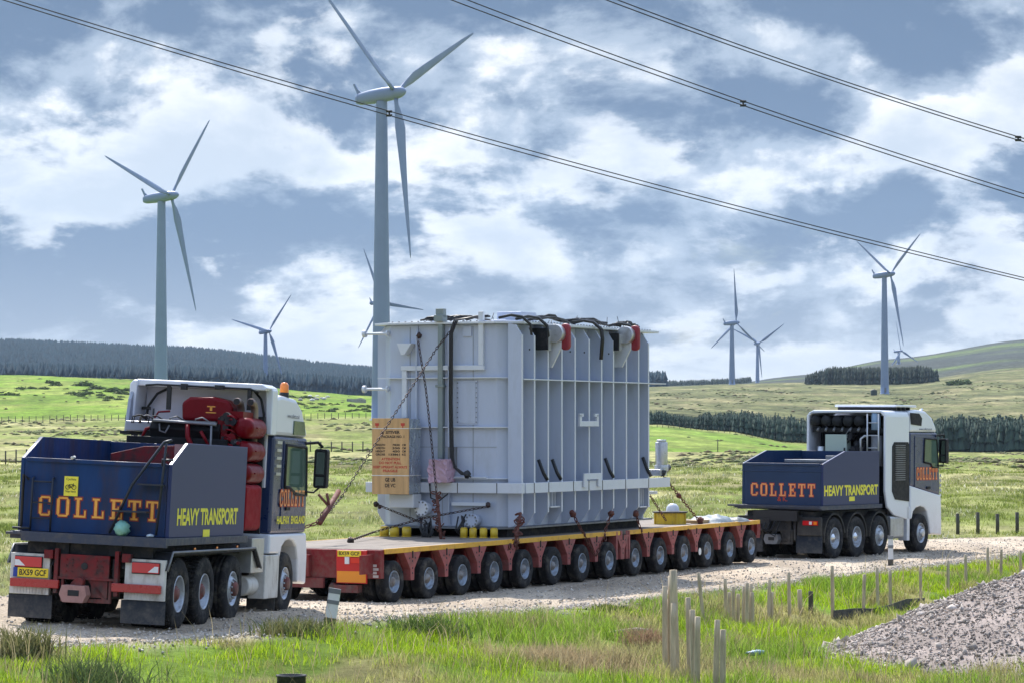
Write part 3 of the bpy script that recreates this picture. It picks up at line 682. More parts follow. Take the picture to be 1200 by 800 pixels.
def tussocks():
    rng = np.random.default_rng(77); n = 22000
    D = np.exp(rng.uniform(np.log(260), np.log(1500), n)); px = rng.uniform(-60, 1260, n); X = (px - 600) / F * D
    k = fbm(X / 14, D / 45, 4, 121); big = fbm(X / 60, D / 160, 3, 131)
    pasture = ((px < 600) & (D > 600) & (D < 1300)) | ((px > 600) & (px < 980) & (D > 380) & (D < 705))
    keep = (rng.uniform(0, 1, n) < np.clip((k - .50) * 7, 0, 1) * np.where(pasture, .12, 1)) & ~((D > 690) & (D < 745) & (px > 640))
    X, D, k = X[keep], D[keep], k[keep]; n = len(X); Z = G(X, D)
    base = np.array([[1, 0, 0], [-1, 0, 0], [0, 1, 0], [0, -1, 0], [0, 0, 1], [0, 0, -.3]], float); fc = np.array([[0, 2, 4], [2, 1, 4], [1, 3, 4], [3, 0, 4], [2, 0, 5], [1, 2, 5], [3, 1, 5], [0, 3, 5]])
    sz = rng.uniform(.22, .6, n) * (.6 + D / 1000); V = base[None] * sz[:, None, None] * rng.uniform(.5, 1.3, (n, 6, 1)) * np.array([1.2, 1, .55]) + np.stack([X, D, Z], -1)[:, None]
    c = np.array([[.13, .155, .05]]) * np.ones((n, 1)); c = lerp(c, (.13, .095, .05), smooth(rng.uniform(-.6, 1, n))); c *= rng.uniform(.6, 1.4, n)[:, None]
    o = tri_mesh('moor_tussocks', V.reshape(-1, 3), ((np.arange(n) * 6)[:, None, None] + fc[None]).reshape(-1, 3), M_leafy, np.repeat(c[:, None], 6, 1).reshape(-1, 3)); tag(o, 'dark rush and heather tussocks mottling the pale moor', 'tussocks', kind='stuff')
tussocks()
bushes()
# ---------------------------------------------------------------- wheels
def wheel_proto(parent, rad, wid, kind, hubmat=None, rimmat=None, lugs=False, seg=40):
    e = bpy.data.objects.new('wheel', None); COL.objects.link(e); e.parent = parent; e.empty_display_size = .1
    k = rad / .545; rb = .29 * k
    pr = [(rb, -.05 * k), (rb + .012 * k, -.005), (.36 * k, .008 * k), (.44 * k, .012 * k), (.50 * k, .0), (.53 * k, -.018 * k), (rad, -.05 * k)]
    for q in (.30, .5, .70):
        h = -wid * q; g = .006 * k; pr += [(rad, h + 2 * g), (rad - .016 * k, h + g), (rad - .016 * k, h - g), (rad, h - 2 * g)]
    pr += [(rad, -wid + .05 * k), (.53 * k, -wid + .018 * k), (.44 * k, -wid - .012 * k), (rb, -wid + .03)]
    b = MB(); b.use(M_tyre); b.lathe(pr, (0, 0, 0), 'y', seg, -1)
    if lugs:
        for i in range(44):
            a = 2 * math.pi * i / 44; M = Matrix.Rotation(a, 4, 'Y')
            b.box(-.02, .02, .03, .10, rad - .01, rad + .016, M); b.box(-.02, .02, wid - .1, wid - .03, rad - .01, rad + .016, M @ Matrix.Rotation(.07, 4, 'Y'))
            b.box(-.016, .016, .12, wid - .12, rad - .01, rad + .014, M @ Matrix.Rotation(.035, 4, 'Y'))
    b.build('tyre', e)
    b = MB(); b.use(rimmat or M_rimw); s = k
    if kind == 'deep':
        b.lathe([(rb, -.05 * s), (.285 * s, -.005), (.272 * s, -.002), (.262 * s, -.03 * s), (.245 * s, -.14 * s), (.16 * s, -.165 * s), (.135 * s, -.165 * s)], (0, 0, 0), 'y', seg, -1)
        for i in range(10):
            a = 2 * math.pi * i / 10; c = (.165 * s * math.cos(a), .155 * s, .165 * s * math.sin(a)); b.cyl(c, (c[0], .125 * s, c[2]), .013 * s, seg=6)
        if hubmat: b.use(hubmat)
        b.lathe([(.135 * s, -.165 * s), (.13 * s, -.06 * s), (.115 * s, -.045 * s), (.09 * s, -.045 * s), (.085 * s, -.02 * s), (.001, -.015 * s)], (0, 0, 0), 'y', 24, -1)
        b.use(M_ink)
        for i in range(8):
            a = 2 * math.pi * (i + .5) / 8; c = (.215 * s * math.cos(a), .149 * s, .215 * s * math.sin(a)); b.cyl(c, (c[0], .146 * s, c[2]), .022 * s, seg=10)
    else:
        b.lathe([(rb, -.05 * s), (.285 * s, -.005), (.272 * s, -.002), (.262 * s, -.05 * s), (.235 * s, -.07 * s), (.19 * s, -.02 * s), (.175 * s, .0), (.12 * s, .0)], (0, 0, 0), 'y', seg, -1)
        for i in range(10):
            a = 2 * math.pi * i / 10; c = (.148 * s * math.cos(a), .0, .148 * s * math.sin(a)); b.cyl(c, (c[0], -.035 * s, c[2]), .015 * s, seg=6)
        if hubmat: b.use(hubmat)
        b.lathe([(.12 * s, .0), (.115 * s, .055 * s), (.095 * s, .07 * s), (.001, .072 * s)], (0, 0, 0), 'y', 24, -1)
        b.use(M_ink)
        for i in range(10):
            a = 2 * math.pi * (i + .5) / 10; c = (.218 * s * math.cos(a), .05 * s, .218 * s * math.sin(a)); b.cyl(c, (c[0], .043 * s, c[2]), .021 * s, seg=10)
    b.build('rim', e)
    return e
def put_wheel(proto, x, y, z, left=False, first=False):
    w = proto if first else dup(proto, proto.parent)
    w.location = (x, y, z); w.rotation_euler = (0, random.uniform(0, 6), 0) if not left else (0, random.uniform(0, 6), math.pi)
    if left: w.rotation_mode = 'XYZ'
    return w
def text_part(name, parent, text, org, ux, uz, w, h, m, bold=.012):
    b = MB(); b.use(m); letters(b, text, org, ux, uz, w, h, bold); return b.build(name, parent, fix=False)
def plate(parent, text, x, y0, z0, w, h):
    b = MB(); b.use(M_plate); b.box(x - .012, x, y0 - w, y0, z0, z0 + h); o = b.build('number_plate', parent)
    text_part('plate_lettering', o, text, (x - .015, y0 - w * .06, z0 + h * .17), (0, -1, 0), (0, 0, 1), w * .88, h * .66, M_ink, .022)
    return o

# ---------------------------------------------------------------- heavy tractor units
def tractor(left):
    """left = True: the pushing lorry on the left; False: the pulling one in front"""
    if left:
        psi = R(11.0); cx, cy = -5.10 - 1.275 * math.cos(psi), 46.0 + 1.275 * math.sin(psi)
        T = thing('ballast_lorry', 'dark blue ballast lorry with maroon engine gear behind its white cab, pushing at the left', 'lorry', (cx, cy, .40), (R(2.5), R(1.4), math.pi / 2 - psi))
        AX = [.08, 1.42, 3.0, 6.22]; FX = 3.45; CAB0, CAB1 = 5.05, 7.35
        Mbox = mat('navy_weathered', (.007, .036, .125), .5, spec=.25, dirt=.40, dirtcol=(.045, .030, .028), dscale=3.0, var=.3, vscale=2.2, stretch=(1, 1, .28))
        Mside = mat('navy_side_sheen', (.022, .036, .12), .42, spec=.35); Mhub = M_maroon  # side wall navy tinted to carry the reflection on it
    else:
        psi = R(31.5); cx, cy = 8.65 - 1.275 * math.cos(psi), 80.1 + 1.275 * math.sin(psi)
        T = thing('ballast_lorry', 'navy ballast lorry with black tanks and ladder behind its white cab, leading at right', 'lorry', (cx, cy, -.045), (R(.4), R(.3), math.pi / 2 - psi))
        AX = [0, 1.4, 2.87, 5.68]; FX = 2.95; CAB0, CAB1 = 5.0, 7.1
        Mbox = mat('navy_clean', (.006, .028, .088), .4, spec=.35, dirt=.06, dirtcol=(.05, .05, .07), dscale=2, var=.12, vscale=2, coat=.2)
        Mside = mat('navy_side_clean_sheen', (.018, .030, .105), .40, spec=.35); Mhub = M_chrome  # clean navy, with the side's reflection painted into the colour
    wr = .545
    # ---- chassis
    def f(b):
        for s in (-1, 1):
            b.box(-.75, AX[3] + .9, s * .43 - .04, s * .43 + .04, .78, 1.06)
        for a in AX:
            b.cyl((a, -1.0, wr), (a, 1.0, wr), .09, seg=10); b.box(a - .12, a + .12, -.3, .3, .42, .72)
            for s in (-1, 1): b.cyl((a, s * .62, .62), (a, s * .62, 1.0), .07, seg=10); b.box(a - .5, a + .5, s * .5 - .04, s * .5 + .04, .66, .74)
        b.cyl((.2, 0, .6), (AX[3], 0, .9), .06, seg=8); b.box(AX[3] - .5, AX[3] + .7, -.4, .4, .6, 1.3)
        for x in (.7, 2.2, 3.9, 4.6): b.cyl((x, -.35, .8), (x, .35, .8), .05, seg=8)
        b.box(3.6, 5.1, -.75, .75, .6, 1.0)
        b.box(-.7, FX + 1.0, -1.0, 1.0, 1.1, 1.26)
    part('chassis', T, M_chass, f)
    # ---- ballast box
    z0 = 1.42; zr = 2.53; zt = 2.87; cham = .15 if left else .75; hw = 1.21
    def f(b):
        b.use(Mbox)
        b.box(-.62, -.56, -hw + .065, hw - .065, z0, zr)
        b.box(-.56, FX, -hw + .065, hw - .065, z0, z0 + .05)
        b.box(FX - .06, FX, -hw + .065, hw - .065, z0 + .05, zt - .01)
        sidep = [(-.62, z0), (FX, z0), (FX, zt), (cham, zt), (-.62, zr)]
        b.prism(sidep, 'y', hw - .06, hw)
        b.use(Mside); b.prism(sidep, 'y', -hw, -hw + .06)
        # top rails
        b.use(Mbox); b.box(-.65, -.53, -hw + .1, hw - .1, zr - .05, zr + .012)
        if not left: b.box(-.635, -.62, -hw, hw, zr - .22, zr - .19)
    part('ballast_box', T, Mbox, f, .008)
    def f(b):
        b.box(-.80, FX + .1, -1.26, 1.26, 1.30, 1.415); b.box(-.9, -.80, -1.26, 1.05 if left else 1.3, 1.27 if left else 1.33, 1.415)
        if left: b.box(-.88, -.8, 1.05, 1.30, 1.36, 1.40)
        else: b.box(-.92, -.8, -1.2, 1.5, 1.37, 1.42)
    part('platform', T, mat('platform_steel', (.035, .045, .075), .55, dirt=.4, dirtcol=(.1, .085, .075), dscale=5), f, .006)
    # lettering
    if left:
        slab_word('COLLETT', (-.622, .88, 1.66), (0, -1, 0), (0, 0, 1), (-1, 0, 0), 2.0, .30, M_gold, mat('letter_dark_red', (.26, .03, .02), .6), T, .018)
        text_part('lettering', T, 'HEAVY TRANSPORT', (-.25, -hw - .004, 1.60), (1, 0, 0), (0, 0, 1), 3.3, .27, M_yel, .035)
        o = part('sticker', T, M_yel, lambda b: b.box(1.15, 1.5, -hw - .006, -hw + .002, 1.41, 1.53))
    else:
        slab_word('COLLETT', (-.622, .93, 1.66), (0, -1, 0), (0, 0, 1), (-1, 0, 0), 1.98, .33, M_orange, M_lred, T, .018)
        text_part('lettering', T, 'HEAVY TRANSPORT', (-.56, -hw - .004, 1.67), (1, 0, 0), (0, 0, 1), 3.42, .29, M_yel, .035)
        part('sticker', T, M_yel, lambda b: b.box(1.0, 1.35, -hw - .006, -hw + .002, 1.52, 1.64))
        b = MB(); b.use(M_lred); letters(b, '& K.', (-.632, .14, 1.52), (0, -1, 0), (0, 0, 1), .3, .12, .02); b.build('lettering', T, fix=False)
    if left:
        def f(b):
            b.box(-.64, -.622, .27, .49, 1.98, 2.28)
        sg = part('warning_sign', T, mat('sign_yellow', (.86, .74, .06), .5), f)
        b = MB(); b.use(M_ink)
        letters(b, 'Cyclists', (-.642, .46, 2.21), (0, -1, 0), (0, 0, 1), .16, .045, .01); letters(b, 'Stay back', (-.642, .465, 2.025), (0, -1, 0), (0, 0, 1), .17, .045, .01)
        def ring(cy, cz, r):
            b.tube([(-.644, cy + r * math.cos(t), cz + r * math.sin(t)) for t in np.linspace(0, 2 * math.pi, 17)], .005, 4)
        ring(.43, 2.115, .033); ring(.33, 2.115, .033)
        for p, q in (((.43, 2.115), (.405, 2.155)), ((.405, 2.155), (.345, 2.155)), ((.345, 2.155), (.33, 2.115)), ((.405, 2.155), (.375, 2.11)), ((.375, 2.11), (.345, 2.155)), ((.345, 2.155), (.34, 2.175)), ((.43, 2.115), (.375, 2.11))):
            b.tube([(-.644, p[0], p[1]), (-.644, q[0], q[1])], .005, 4)
        b.build('sign_symbol', sg, fix=False)
        # ladder and handrails on the tail
        def f(b):
            for y in (.98, .66): b.tube([(-.69, y, 1.42), (-.69, y, 2.22), (-.63, y, 2.24)], .016, 6)
            for z in (1.62, 1.86, 2.18): b.tube([(-.69, .98, z), (-.69, .66, z)], .013, 6)
        part('ladder', T, mat('dark_steel', (.03, .035, .05), .5, .3), f)
        def f(b):
            b.tube([(-.72, -.30, 1.45), (-.72, -.62, 2.2), (-.72, -1.1, 2.87), (-.68, -1.2, 2.9)], .022, 6)
            b.tube([(-.72, -1.04, 1.45), (-.72, -1.13, 2.85), (-.6, -1.17, 2.9)], .02, 6)
            b.box(-.84, -.63, -1.12, -.74, 2.20, 2.225); b.box(-.84, -.63, -.9, -.36, 1.78, 1.805)
            b.tube([(-.72, -1.25, 2.6), (-.72, -1.08, 2.6), (-.72, -1.08, 2.5)], .018, 6)
        part('steps', T, MATS['dark_steel'], f)
        def f(b):
            b.tube([(-.7, 1.03, 2.2), (-.72, 1.12, 2.28), (-.72, 1.12, 1.5), (-.72, 1.15, 1.44)], .025, 6); b.tube([(-.7, 1.25, 1.46), (-.82, 1.2, 1.46), (-.82, .95, 1.46)], .02, 6)
        part('hose', T, M_cable, f)
    # ---- tail
    def f(b):
        b.box(-.82, -.76, -.36, .42, .76, 1.10)
        for s in (-1, 1):
            b.box(-.84, -.74, s * .48 - .03, s * .48 + .03, .5, 1.18); b.box(-.84, -.74, s * .62 - .08, s * .62 + .06, 1.02, 1.15)
            b.box(-.80, -.74, s * .38 - .02, s * .38 + .02, .42, .76)
        b.prism([(-.34, .44), (-.26, .44), (-.02, .72), (-.10, .72)], 'x', -.80, -.76); b.prism([(.40, .44), (.32, .44), (.12, .72), (.20, .72)], 'x', -.80, -.76); b.box(-.80, -.76, -.34, -.08, .46, .72); b.box(-.82, -.74, -.45, .5, .72, .76); b.box(-.8, -.74, -.4, .4, .38, .44)
        for y in np.linspace(-.26, .32, 7):
            for z in (.84, .93, 1.02):
                if abs(y - .03) > .1: b.cyl((-.823, y, z), (-.835, y, z), .014, seg=6)
        if left:
            b.cyl((-.85, .06, .69), (-.98, .06, .69), .07, seg=12)
    part('rear_crossmember', T, M_red if left else M_chass, f, .004)
    def f(b):
        b.use(M_ink); b.cyl((-.825, .03, .93), (-.84, .03, .93), .055, seg=16)
        b.use(mat('pink_primer', (.42, .22, .19), .7, dirt=.3, dirtcol=(.15, .08, .06)) if left else M_grey)
        fr = [(-.10, .5), (-.06, .64), (.30, .64), (.34, .5), (.28, .38), (-.04, .38)]
        b.prism([(y, z) for y, z in fr], 'x', -1.05, -.84)
        b.use(M_ink); b.box(-1.056, -1.04, .02, .2, .48, .57)
    part('tow_coupling', T, M_grey, f, .01)
    # ---- rear panels, lamps, mudflaps
    if left:
        for s in (-1, 1):
            y0, y1 = (.60, 1.23)
            f_ = lambda b: (b.box(-.78, -.68, min(s * y0, s * y1), max(s * y0, s * y1), .46, 1.08), [b.box(-.79, -.78, s * (.66 + .05 * k) - .008, s * (.66 + .05 * k) + .008, .47, .58) for k in range(11)])
            part('rear_panel', T, M_wdirty, f_, .012)
            def f(b):
                b.use(M_ink); b.box(-.80, -.785, s * .935 - .225, s * .935 + .225, .86, 1.04)
                b.use(M_lamp); b.box(-.825, -.80, s * .935 - .215, s * .935 + .215, .875, 1.03)
                b.use(M_lampw); yy = s * 1.06; b.add([(-.828, yy - .08, .89), (-.828, yy + .085, .89), (-.828, yy + (.085 if s > 0 else -.02), .98), (-.828, yy + (.02 if s > 0 else -.08), .98)], [(0, 1, 2, 3)], False)
            part('tail_lamp', T, M_lamp, f, .006)
            part('bumper_bar', T, M_redo, lambda b: b.box(-.86, -.80, min(s * .42, s * 1.2), max(s * .42, s * 1.2), .57, .70), .01)
            part('mudflap', T, M_flap, lambda b: b.box(-.74, -.72, min(s * .55, s * 1.25), max(s * .55, s * 1.25), .10, .455))
            part('bed_bracket', T, M_chass, lambda b: b.box(-.75, -.6, s * .42 - .1, s * .42 + .1, 1.1, 1.30), .005)
        plate(T, 'BX59 GCF', -.80, 1.10, .68 + .04, .49, .14)
        part('plate_band', T, mat('blue_band', (.02, .05, .3), .5), lambda b: b.box(-.812, -.80, 1.105, 1.17, .72, .86))
        # continuous wheel cover
        for s in (-1, 1):
            def f(b):
                o = [(-.78, .92), (-.56, 1.20), (FX + .55, 1.20), (FX + .95, .86)]
                i = [(FX + .89, .86), (FX + .52, 1.155), (-.53, 1.155), (-.73, .92)]
                b.prism(o + i, 'y', min(s * .55, s * 1.265), max(s * .55, s * 1.265))
                b.use(M_grey); b.tube([(x, s * 1.275, z) for x, z in o], .018, 6)
            part('mudguard', T, M_chass, f)
            for x in ( .0, .9, 2.0, 3.0):
                pass
        def f(b):
            for x in (.55, 1.75, 2.9): b.box(x, x + .07, -1.272, -1.26, 1.225, 1.255)
        part('marker_lamps', T, M_amber, f)
    else:
        for s in (-1, 1):
            for a in AX[:3]:
                def f(b):
                    po = [(a + .66 * math.cos(t), .56 + .66 * math.sin(t)) for t in np.linspace(R(-2 if a != 0 else 10), R(182 if a else 190), 19)]
                    pi_ = [(a + .615 * math.cos(t), .56 + .615 * math.sin(t)) for t in np.linspace(R(182 if a else 190), R(-2 if a != 0 else 10), 19)]
                    b.prism(po + pi_, 'y', min(s * .6, s * 1.265), max(s * .6, s * 1.265))
                part('mudguard', T, M_black, f)
            part('mudflap', T, M_flap, lambda b: b.box(-.78, -.74, min(s * .5, s * 1.25), max(s * .5, s * 1.25), .16, .62))
            part('rear_panel', T, M_black, lambda b: b.box(-.84, -.70, min(s * .55, s * 1.24), max(s * .55, s * 1.24), .62, 1.12), .02)
            def f(b):
                b.box(-.87, -.84, s * .95 - .22, s * .95 + .22, .90, 1.02)
                b.use(M_lampw); b.box(-.873, -.87, s * .95 - .05, s * .95 + .03, .92, 1.0); b.use(M_amber); b.box(-.873, -.87, s * 1.1 - .05, s * 1.1 + .05, .92, 1.0)
            part('tail_lamp', T, M_lamp, f)
        def f(b):
            for k in range(5):
                y = -.1 + k * .13; b.tube([(-.85, y, 1.1), (-1.15 - .1 * random.random(), y + .05, .75 - .25 * random.random()), (-1.6, .1, .8), (-2.0, 0, .95)], .018, 6)
            b.box(-.95, -.8, -.6, .7, 1.0, 1.28); b.box(-1.0, -.84, .2, .6, .75, 1.05)
        part('air_lines', T, M_cable, f)
    # ---- wheels
    rear = wheel_proto(T, wr, .33, 'deep', M_red if left else M_chrome, M_rimw, lugs=True)
    WY = 1.21 if left else 1.275
    put_wheel(rear, AX[0], -WY, wr, first=True); put_wheel(rear, AX[1], -WY, wr)
    for a in AX[:2]:
        put_wheel(rear, a, WY, wr, left=True)
        for s in (-1, 1): put_wheel(rear, a, s * (WY - .36), wr, left=s > 0)
    fr = wheel_proto(T, wr, .36, 'flat', M_red if left else M_alu, M_rimw)
    put_wheel(fr, AX[2], -WY, wr, first=True); put_wheel(fr, AX[3], -WY, wr)
    for a in AX[2:]: put_wheel(fr, a, WY, wr, left=True)
    # ---- cab
    if left:
        prof_up = [(CAB0, 3.10), (CAB0, 3.76), (CAB0 + .35, 3.80), (6.35, 3.76), (6.80, 3.58), (7.12, 3.25), (7.2, 3.10)]
        prof_mid = [(CAB0, 1.42), (7.37, 1.42), (7.36, 2.1), (7.2, 3.095), (CAB0, 3.095)]
        prof_low = [(5.0, 1.08), (5.6, 1.08), (5.66, .95), (5.78, 1.18), (6.0, 1.28), (6.27, 1.31), (6.54, 1.28), (6.76, 1.18), (6.9, .95), (6.95, .55), (7.5, .50), (7.5, 1.0), (7.38, 1.415), (5.0, 1.415)]
    else:
        prof_up = [(CAB0, 3.40), (CAB0, 4.0), (5.5, 4.04), (6.1, 4.0), (6.55, 3.82), (6.82, 3.56), (6.9, 3.40)]
        prof_mid = [(CAB0, 1.90), (7.13, 1.60), (7.12, 2.1), (6.9, 3.395), (CAB0, 3.395)]
        prof_low = [(CAB0, .95), (5.12, .95), (5.2, 1.15), (5.4, 1.26), (5.68, 1.30), (5.96, 1.26), (6.16, 1.15), (6.28, .9), (6.4, .5), (7.22, .45), (7.2, 1.2), (7.135, 1.595), (CAB0, 1.895)]
    hwc = 1.22
    part('cab_roof', T, M_white, lambda b: b.prism(prof_up, 'y', -hwc, hwc), .07)
    part('cab_body', T, M_navy, lambda b: b.prism(prof_mid, 'y', -hwc, hwc), .05)
    part('cab_lower_body', T, M_white, lambda b: b.prism(prof_low, 'y', -hwc - .02, hwc + .02), .04)
    for s in (-1, 1):
        if left: P = [(5.72, 2.22), (6.05, 2.22), (6.5, 2.10), (7.18, 2.08), (7.05, 2.93), (5.72, 2.95)]
        else: P = [(5.9, 2.55), (6.4, 2.50), (6.5, 2.40), (6.92, 2.38), (6.80, 3.20), (5.95, 3.22)]
        dr = part('door', T, M_navy, lambda b: b.prism([(5.62, 1.5), (7.2, 1.5), (7.2, 2.0), (7.1, 3.0), (5.62, 3.02)] if left else [(5.3, 1.86), (6.95, 1.68), (7.0, 2.05), (6.85, 3.28), (5.3, 3.30)], 'y', min(s * hwc, s * (hwc + .018)), max(s * hwc, s * (hwc + .018))), .008)
        part('side_window', dr, M_glass, lambda b: b.prism(P, 'y', min(s * (hwc + .018), s * (hwc + .026)), max(s * (hwc + .018), s * (hwc + .026))))
        part('window_frame', dr, M_black, lambda b: b.tube([(x, s * (hwc + .026), z) for x, z in P + [P[0]]], .03, 6))
        hx = 5.85 if left else 6.1
        part('door_handle', dr, M_black, lambda b: b.box(hx, hx + .25, min(s * (hwc + .02), s * (hwc + .05)), max(s * (hwc + .02), s * (hwc + .05)), 1.82 if left else 1.78, 1.88 if left else 1.86), .01)
        if s < 0:
            if left:
                slab_word('COLLETT', (5.5, -hwc - .019, 1.90), (1, 0, 0), (0, 0, 1), (0, -1, 0), 1.66, .27, M_orange, M_lred, T, .02)
                text_part('lettering', T, 'HALIFAX  ENGLAND', (5.36, -hwc - .024, 1.585), (1, 0, 0), (0, 0, 1), 1.85, .14, M_yel, .03)
                text_part('lettering', T, 'www.collett.co.uk', (5.75, -hwc - .012, 3.42), (1, 0, 0), (0, 0, 1), .8, .075, M_navy, .01)
                q = [(6.2, 3.14), (6.98, 3.14), (6.88, 3.38), (6.2, 3.38)]
                part('quarter_window', T, M_glass, lambda b: b.prism(q, 'y', -hwc - .02, -hwc + .0))
            else:
                slab_word('COLLETT', (5.42, -hwc - .019, 2.06), (1, 0, 0), (0, 0, 1), (0, -1, 0), 1.52, .33, M_orange, M_lred, T, .022)
                text_part('lettering', T, 'www.collett.co.uk', (5.6, -hwc - .012, 3.46), (1, 0, 0), (0, 0, 1), .9, .07, M_navy, .01)
                q = [(5.05, 3.62), (5.75, 3.58), (5.80, 3.80), (5.6, 3.93), (4.98, 3.95)]
                part('roof_vent', T, M_black, lambda b: b.prism(q, 'y', -hwc - .02, -hwc + .0), .01)
    # windscreen
    if left: part('windscreen', T, M_glass, lambda b: b.prism([(7.37, 2.12), (7.39, 2.12), (7.22, 3.04), (7.2, 3.04)], 'y', -1.1, 1.1))
    else: part('windscreen', T, M_glass, lambda b: b.prism([(7.125, 2.12), (7.15, 2.12), (6.95, 3.34), (6.92, 3.34)], 'y', -1.1, 1.1))
    xf = CAB1 + .12
    def f(b):
        b.box(xf, xf + .04, -.85, .85, 1.15, 1.9)
        for z in np.arange(1.2, 1.9, .12): b.box(xf + .04, xf + .06, -.8, .8, z, z + .03)
        b.box(CAB0 + .5, CAB1 + .05, -.9, .9, .5, .9)
    part('grille', T, M_black, f)
    for s in (-1, 1): part('headlamp', T, M_lampw, lambda b: b.box(xf, xf + .05, s * .9 - .2, s * .9 + .2, .85, 1.1), .02)
    # mirrors
    mx = 7.12 if left else 6.85; MY = 1.47 if left else 1.36; MZ = 0 if left else .30
    for s in (-1, 1):
        def f(b):
            b.tube([(mx - .1, s * 1.22, 3.0 + MZ), (mx + .15, s * 1.40, 3.03 + MZ), (mx + .22, s * MY, 2.95 + MZ)], .03, 6)
            b.tube([(mx, s * 1.24, 2.15 + MZ), (mx + .15, s * 1.36, 2.14 + MZ), (mx + .2, s * MY, 2.25 + MZ)], .02, 6)
            b.rbox(mx + .12, mx + .30, s * MY - .12, s * MY + .12, 2.22 + MZ, 2.92 + MZ, .05, 'x')
        mm = part('mirror', T, M_black, f, .02)
        part('mirror_glass', mm, mat('mirror_glass', (.16, .2, .19), .06, 1.0), lambda b: (b.box(mx + .112, mx + .12, s * MY - .075, s * MY + .075, 2.47 + MZ, 2.86 + MZ), b.box(mx + .112, mx + .12, s * MY - .075, s * MY + .075, 2.27 + MZ, 2.42 + MZ)))
    if left:
        # step panel, tank, trims
        part('side_panel', T, M_wdirty, lambda b: b.box(4.80, 5.66, -1.24, -.95, .32, 1.06), .015)
        part('side_panel', T, M_alu, lambda b: (b.box(3.98, 4.72, -1.22, -.7, .78, 1.36), b.box(4.0, 4.0 + .02, -1.225, -.7, .78, 1.36)), .01)
        part('air_tank', T, M_wdirty, lambda b: (b.cyl((4.1, -1.0, .55), (4.7, -1.0, .55), .17, seg=18)), .02)
        part('side_louvres', T, M_alu, lambda b: [b.box(5.14, 5.44, -hwc - .03, -hwc - .002, 2.42 + .135 * k, 2.47 + .135 * k) for k in range(5)])
        part('lower_flap', T, M_flap, lambda b: b.box(5.62, 5.64, -1.2, -.7, .1, .6))
        part('fuel_tank', T, mat('tank_maroon', (.24, .004, .012), .6, spec=.12, var=.12, vscale=4), lambda b: b.rbox(3.62, 4.55, -1.18, -.55, 1.48, 2.25, .09, 'x'), .03, label='upright maroon tank under the three round ones')
        for k, z in enumerate((3.19, 2.80, 2.43)):
            part('air_tank', T, M_maroon, lambda b: (b.lathe([(.001, -.03), (.08, -.025), (.14, .0), (.172, .05), (.175, .12), (.175, .8), (.17, .86), (.12, .92), (.001, .94)], (3.72, -1.03, z), 'x', 22), b.tube([(3.95, -1.205, z), (3.95, -1.21, z + .02)], .02, 6), b.box(3.67, 3.70, -1.06, -1.0, z - .03, z + .03)))
        part('tank_rack', T, M_chass, lambda b: (b.box(3.9, 4.8, -.84, -.78, 1.42, 3.4), b.box(3.75, 3.8, -1.0, -.8, 1.42, 3.0), b.box(4.6, 4.66, -1.15, -.8, 1.42, 3.4)))
        # roof fairing framing the rear of the cab
        def f(b):
            b.prism([(-1.16, 3.84), (1.16, 3.84), (1.21, 3.89), (1.1, 3.95), (-1.1, 3.95), (-1.21, 3.89)], 'x', 4.5, 5.15)
            for s in (-1, 1):
                lo = 3.1 if s > 0 else 3.1
                b.prism([(s * 1.22, lo), (s * 1.22, 3.86), (s * 1.16, 3.93), (s * 1.08, 3.93), (s * 1.13, lo)], 'x', 4.45 if s > 0 else 4.8, 5.12)
        part('roof_fairing', T, M_white, f, .02)
        part('cab_rear_wall', T, mat('cab_wall_paint', (.66, .65, .74), .4, dirt=.05), lambda b: b.box(4.98, 5.045, -1.1, 1.08, 2.2, 3.84), .01)
        part('side_deflector', T, mat('silver_panel', (.30, .33, .40), .4, .2, dirt=.2), lambda b: b.prism([(4.2, 3.0), (4.8, 3.0), (4.8, 3.7), (4.5, 3.8), (4.35, 3.6)], 'y', 1.14, 1.2), .01)
        def f(b):
            b.tube([(4.5, .95, 3.85), (4.5, .75, 3.87), (4.5, -.9, 3.86), (4.5, -1.05, 3.8)], .018, 6)
            b.tube([(4.9, .62, 3.85), (4.85, .85, 3.72), (4.85, 1.0, 3.5), (4.85, 1.03, 3.2), (4.85, 1.06, 2.9)], .022, 6)
            b.tube([(4.9, -.85, 3.85), (4.85, -1.0, 3.7), (4.85, -1.06, 3.45), (4.85, -1.08, 3.0)], .022, 6)
            b.box(4.5, 4.56, .50, .57, 3.45, 3.88); b.box(4.5, 4.56, -.92, -.85, 3.5, 3.88); b.box(4.4, 4.5, .2, .3, 3.8, 3.9); b.box(4.4, 4.5, -.45, -.3, 3.83, 3.9)
            b.box(4.8, 4.86, .95, 1.1, 3.44, 3.49)
        part('fairing_brackets', T, M_cable, f)
        part('beacon', T, M_amber, lambda b: (b.lathe([(.001, .2), (.05, .19), (.075, .15), (.08, 0)], (6.0, -1.08, 3.84), 'z', 16), b.use(M_ink), b.cyl((6.0, -1.08, 3.74), (6.0, -1.08, 3.86), .085, seg=14)))
        # engine pack
        def f(b):
            pr = [(.22, 3.28), (.24, 3.58), (.1, 3.68), (-.3, 3.70), (-.58, 3.64), (-.66, 3.52), (-.66, 3.28)]
            b.prism(pr, 'x', 4.3, 4.8)
        part('intake_housing', T, M_maroon, f, .05)
        part('intake_emblem', T, M_gold, lambda b: (b.box(4.29, 4.298, -.36, -.22, 3.52, 3.54), b.box(4.29, 4.298, -.31, -.27, 3.46, 3.54), b.box(4.29, 4.298, -.38, -.2, 3.42, 3.435)))
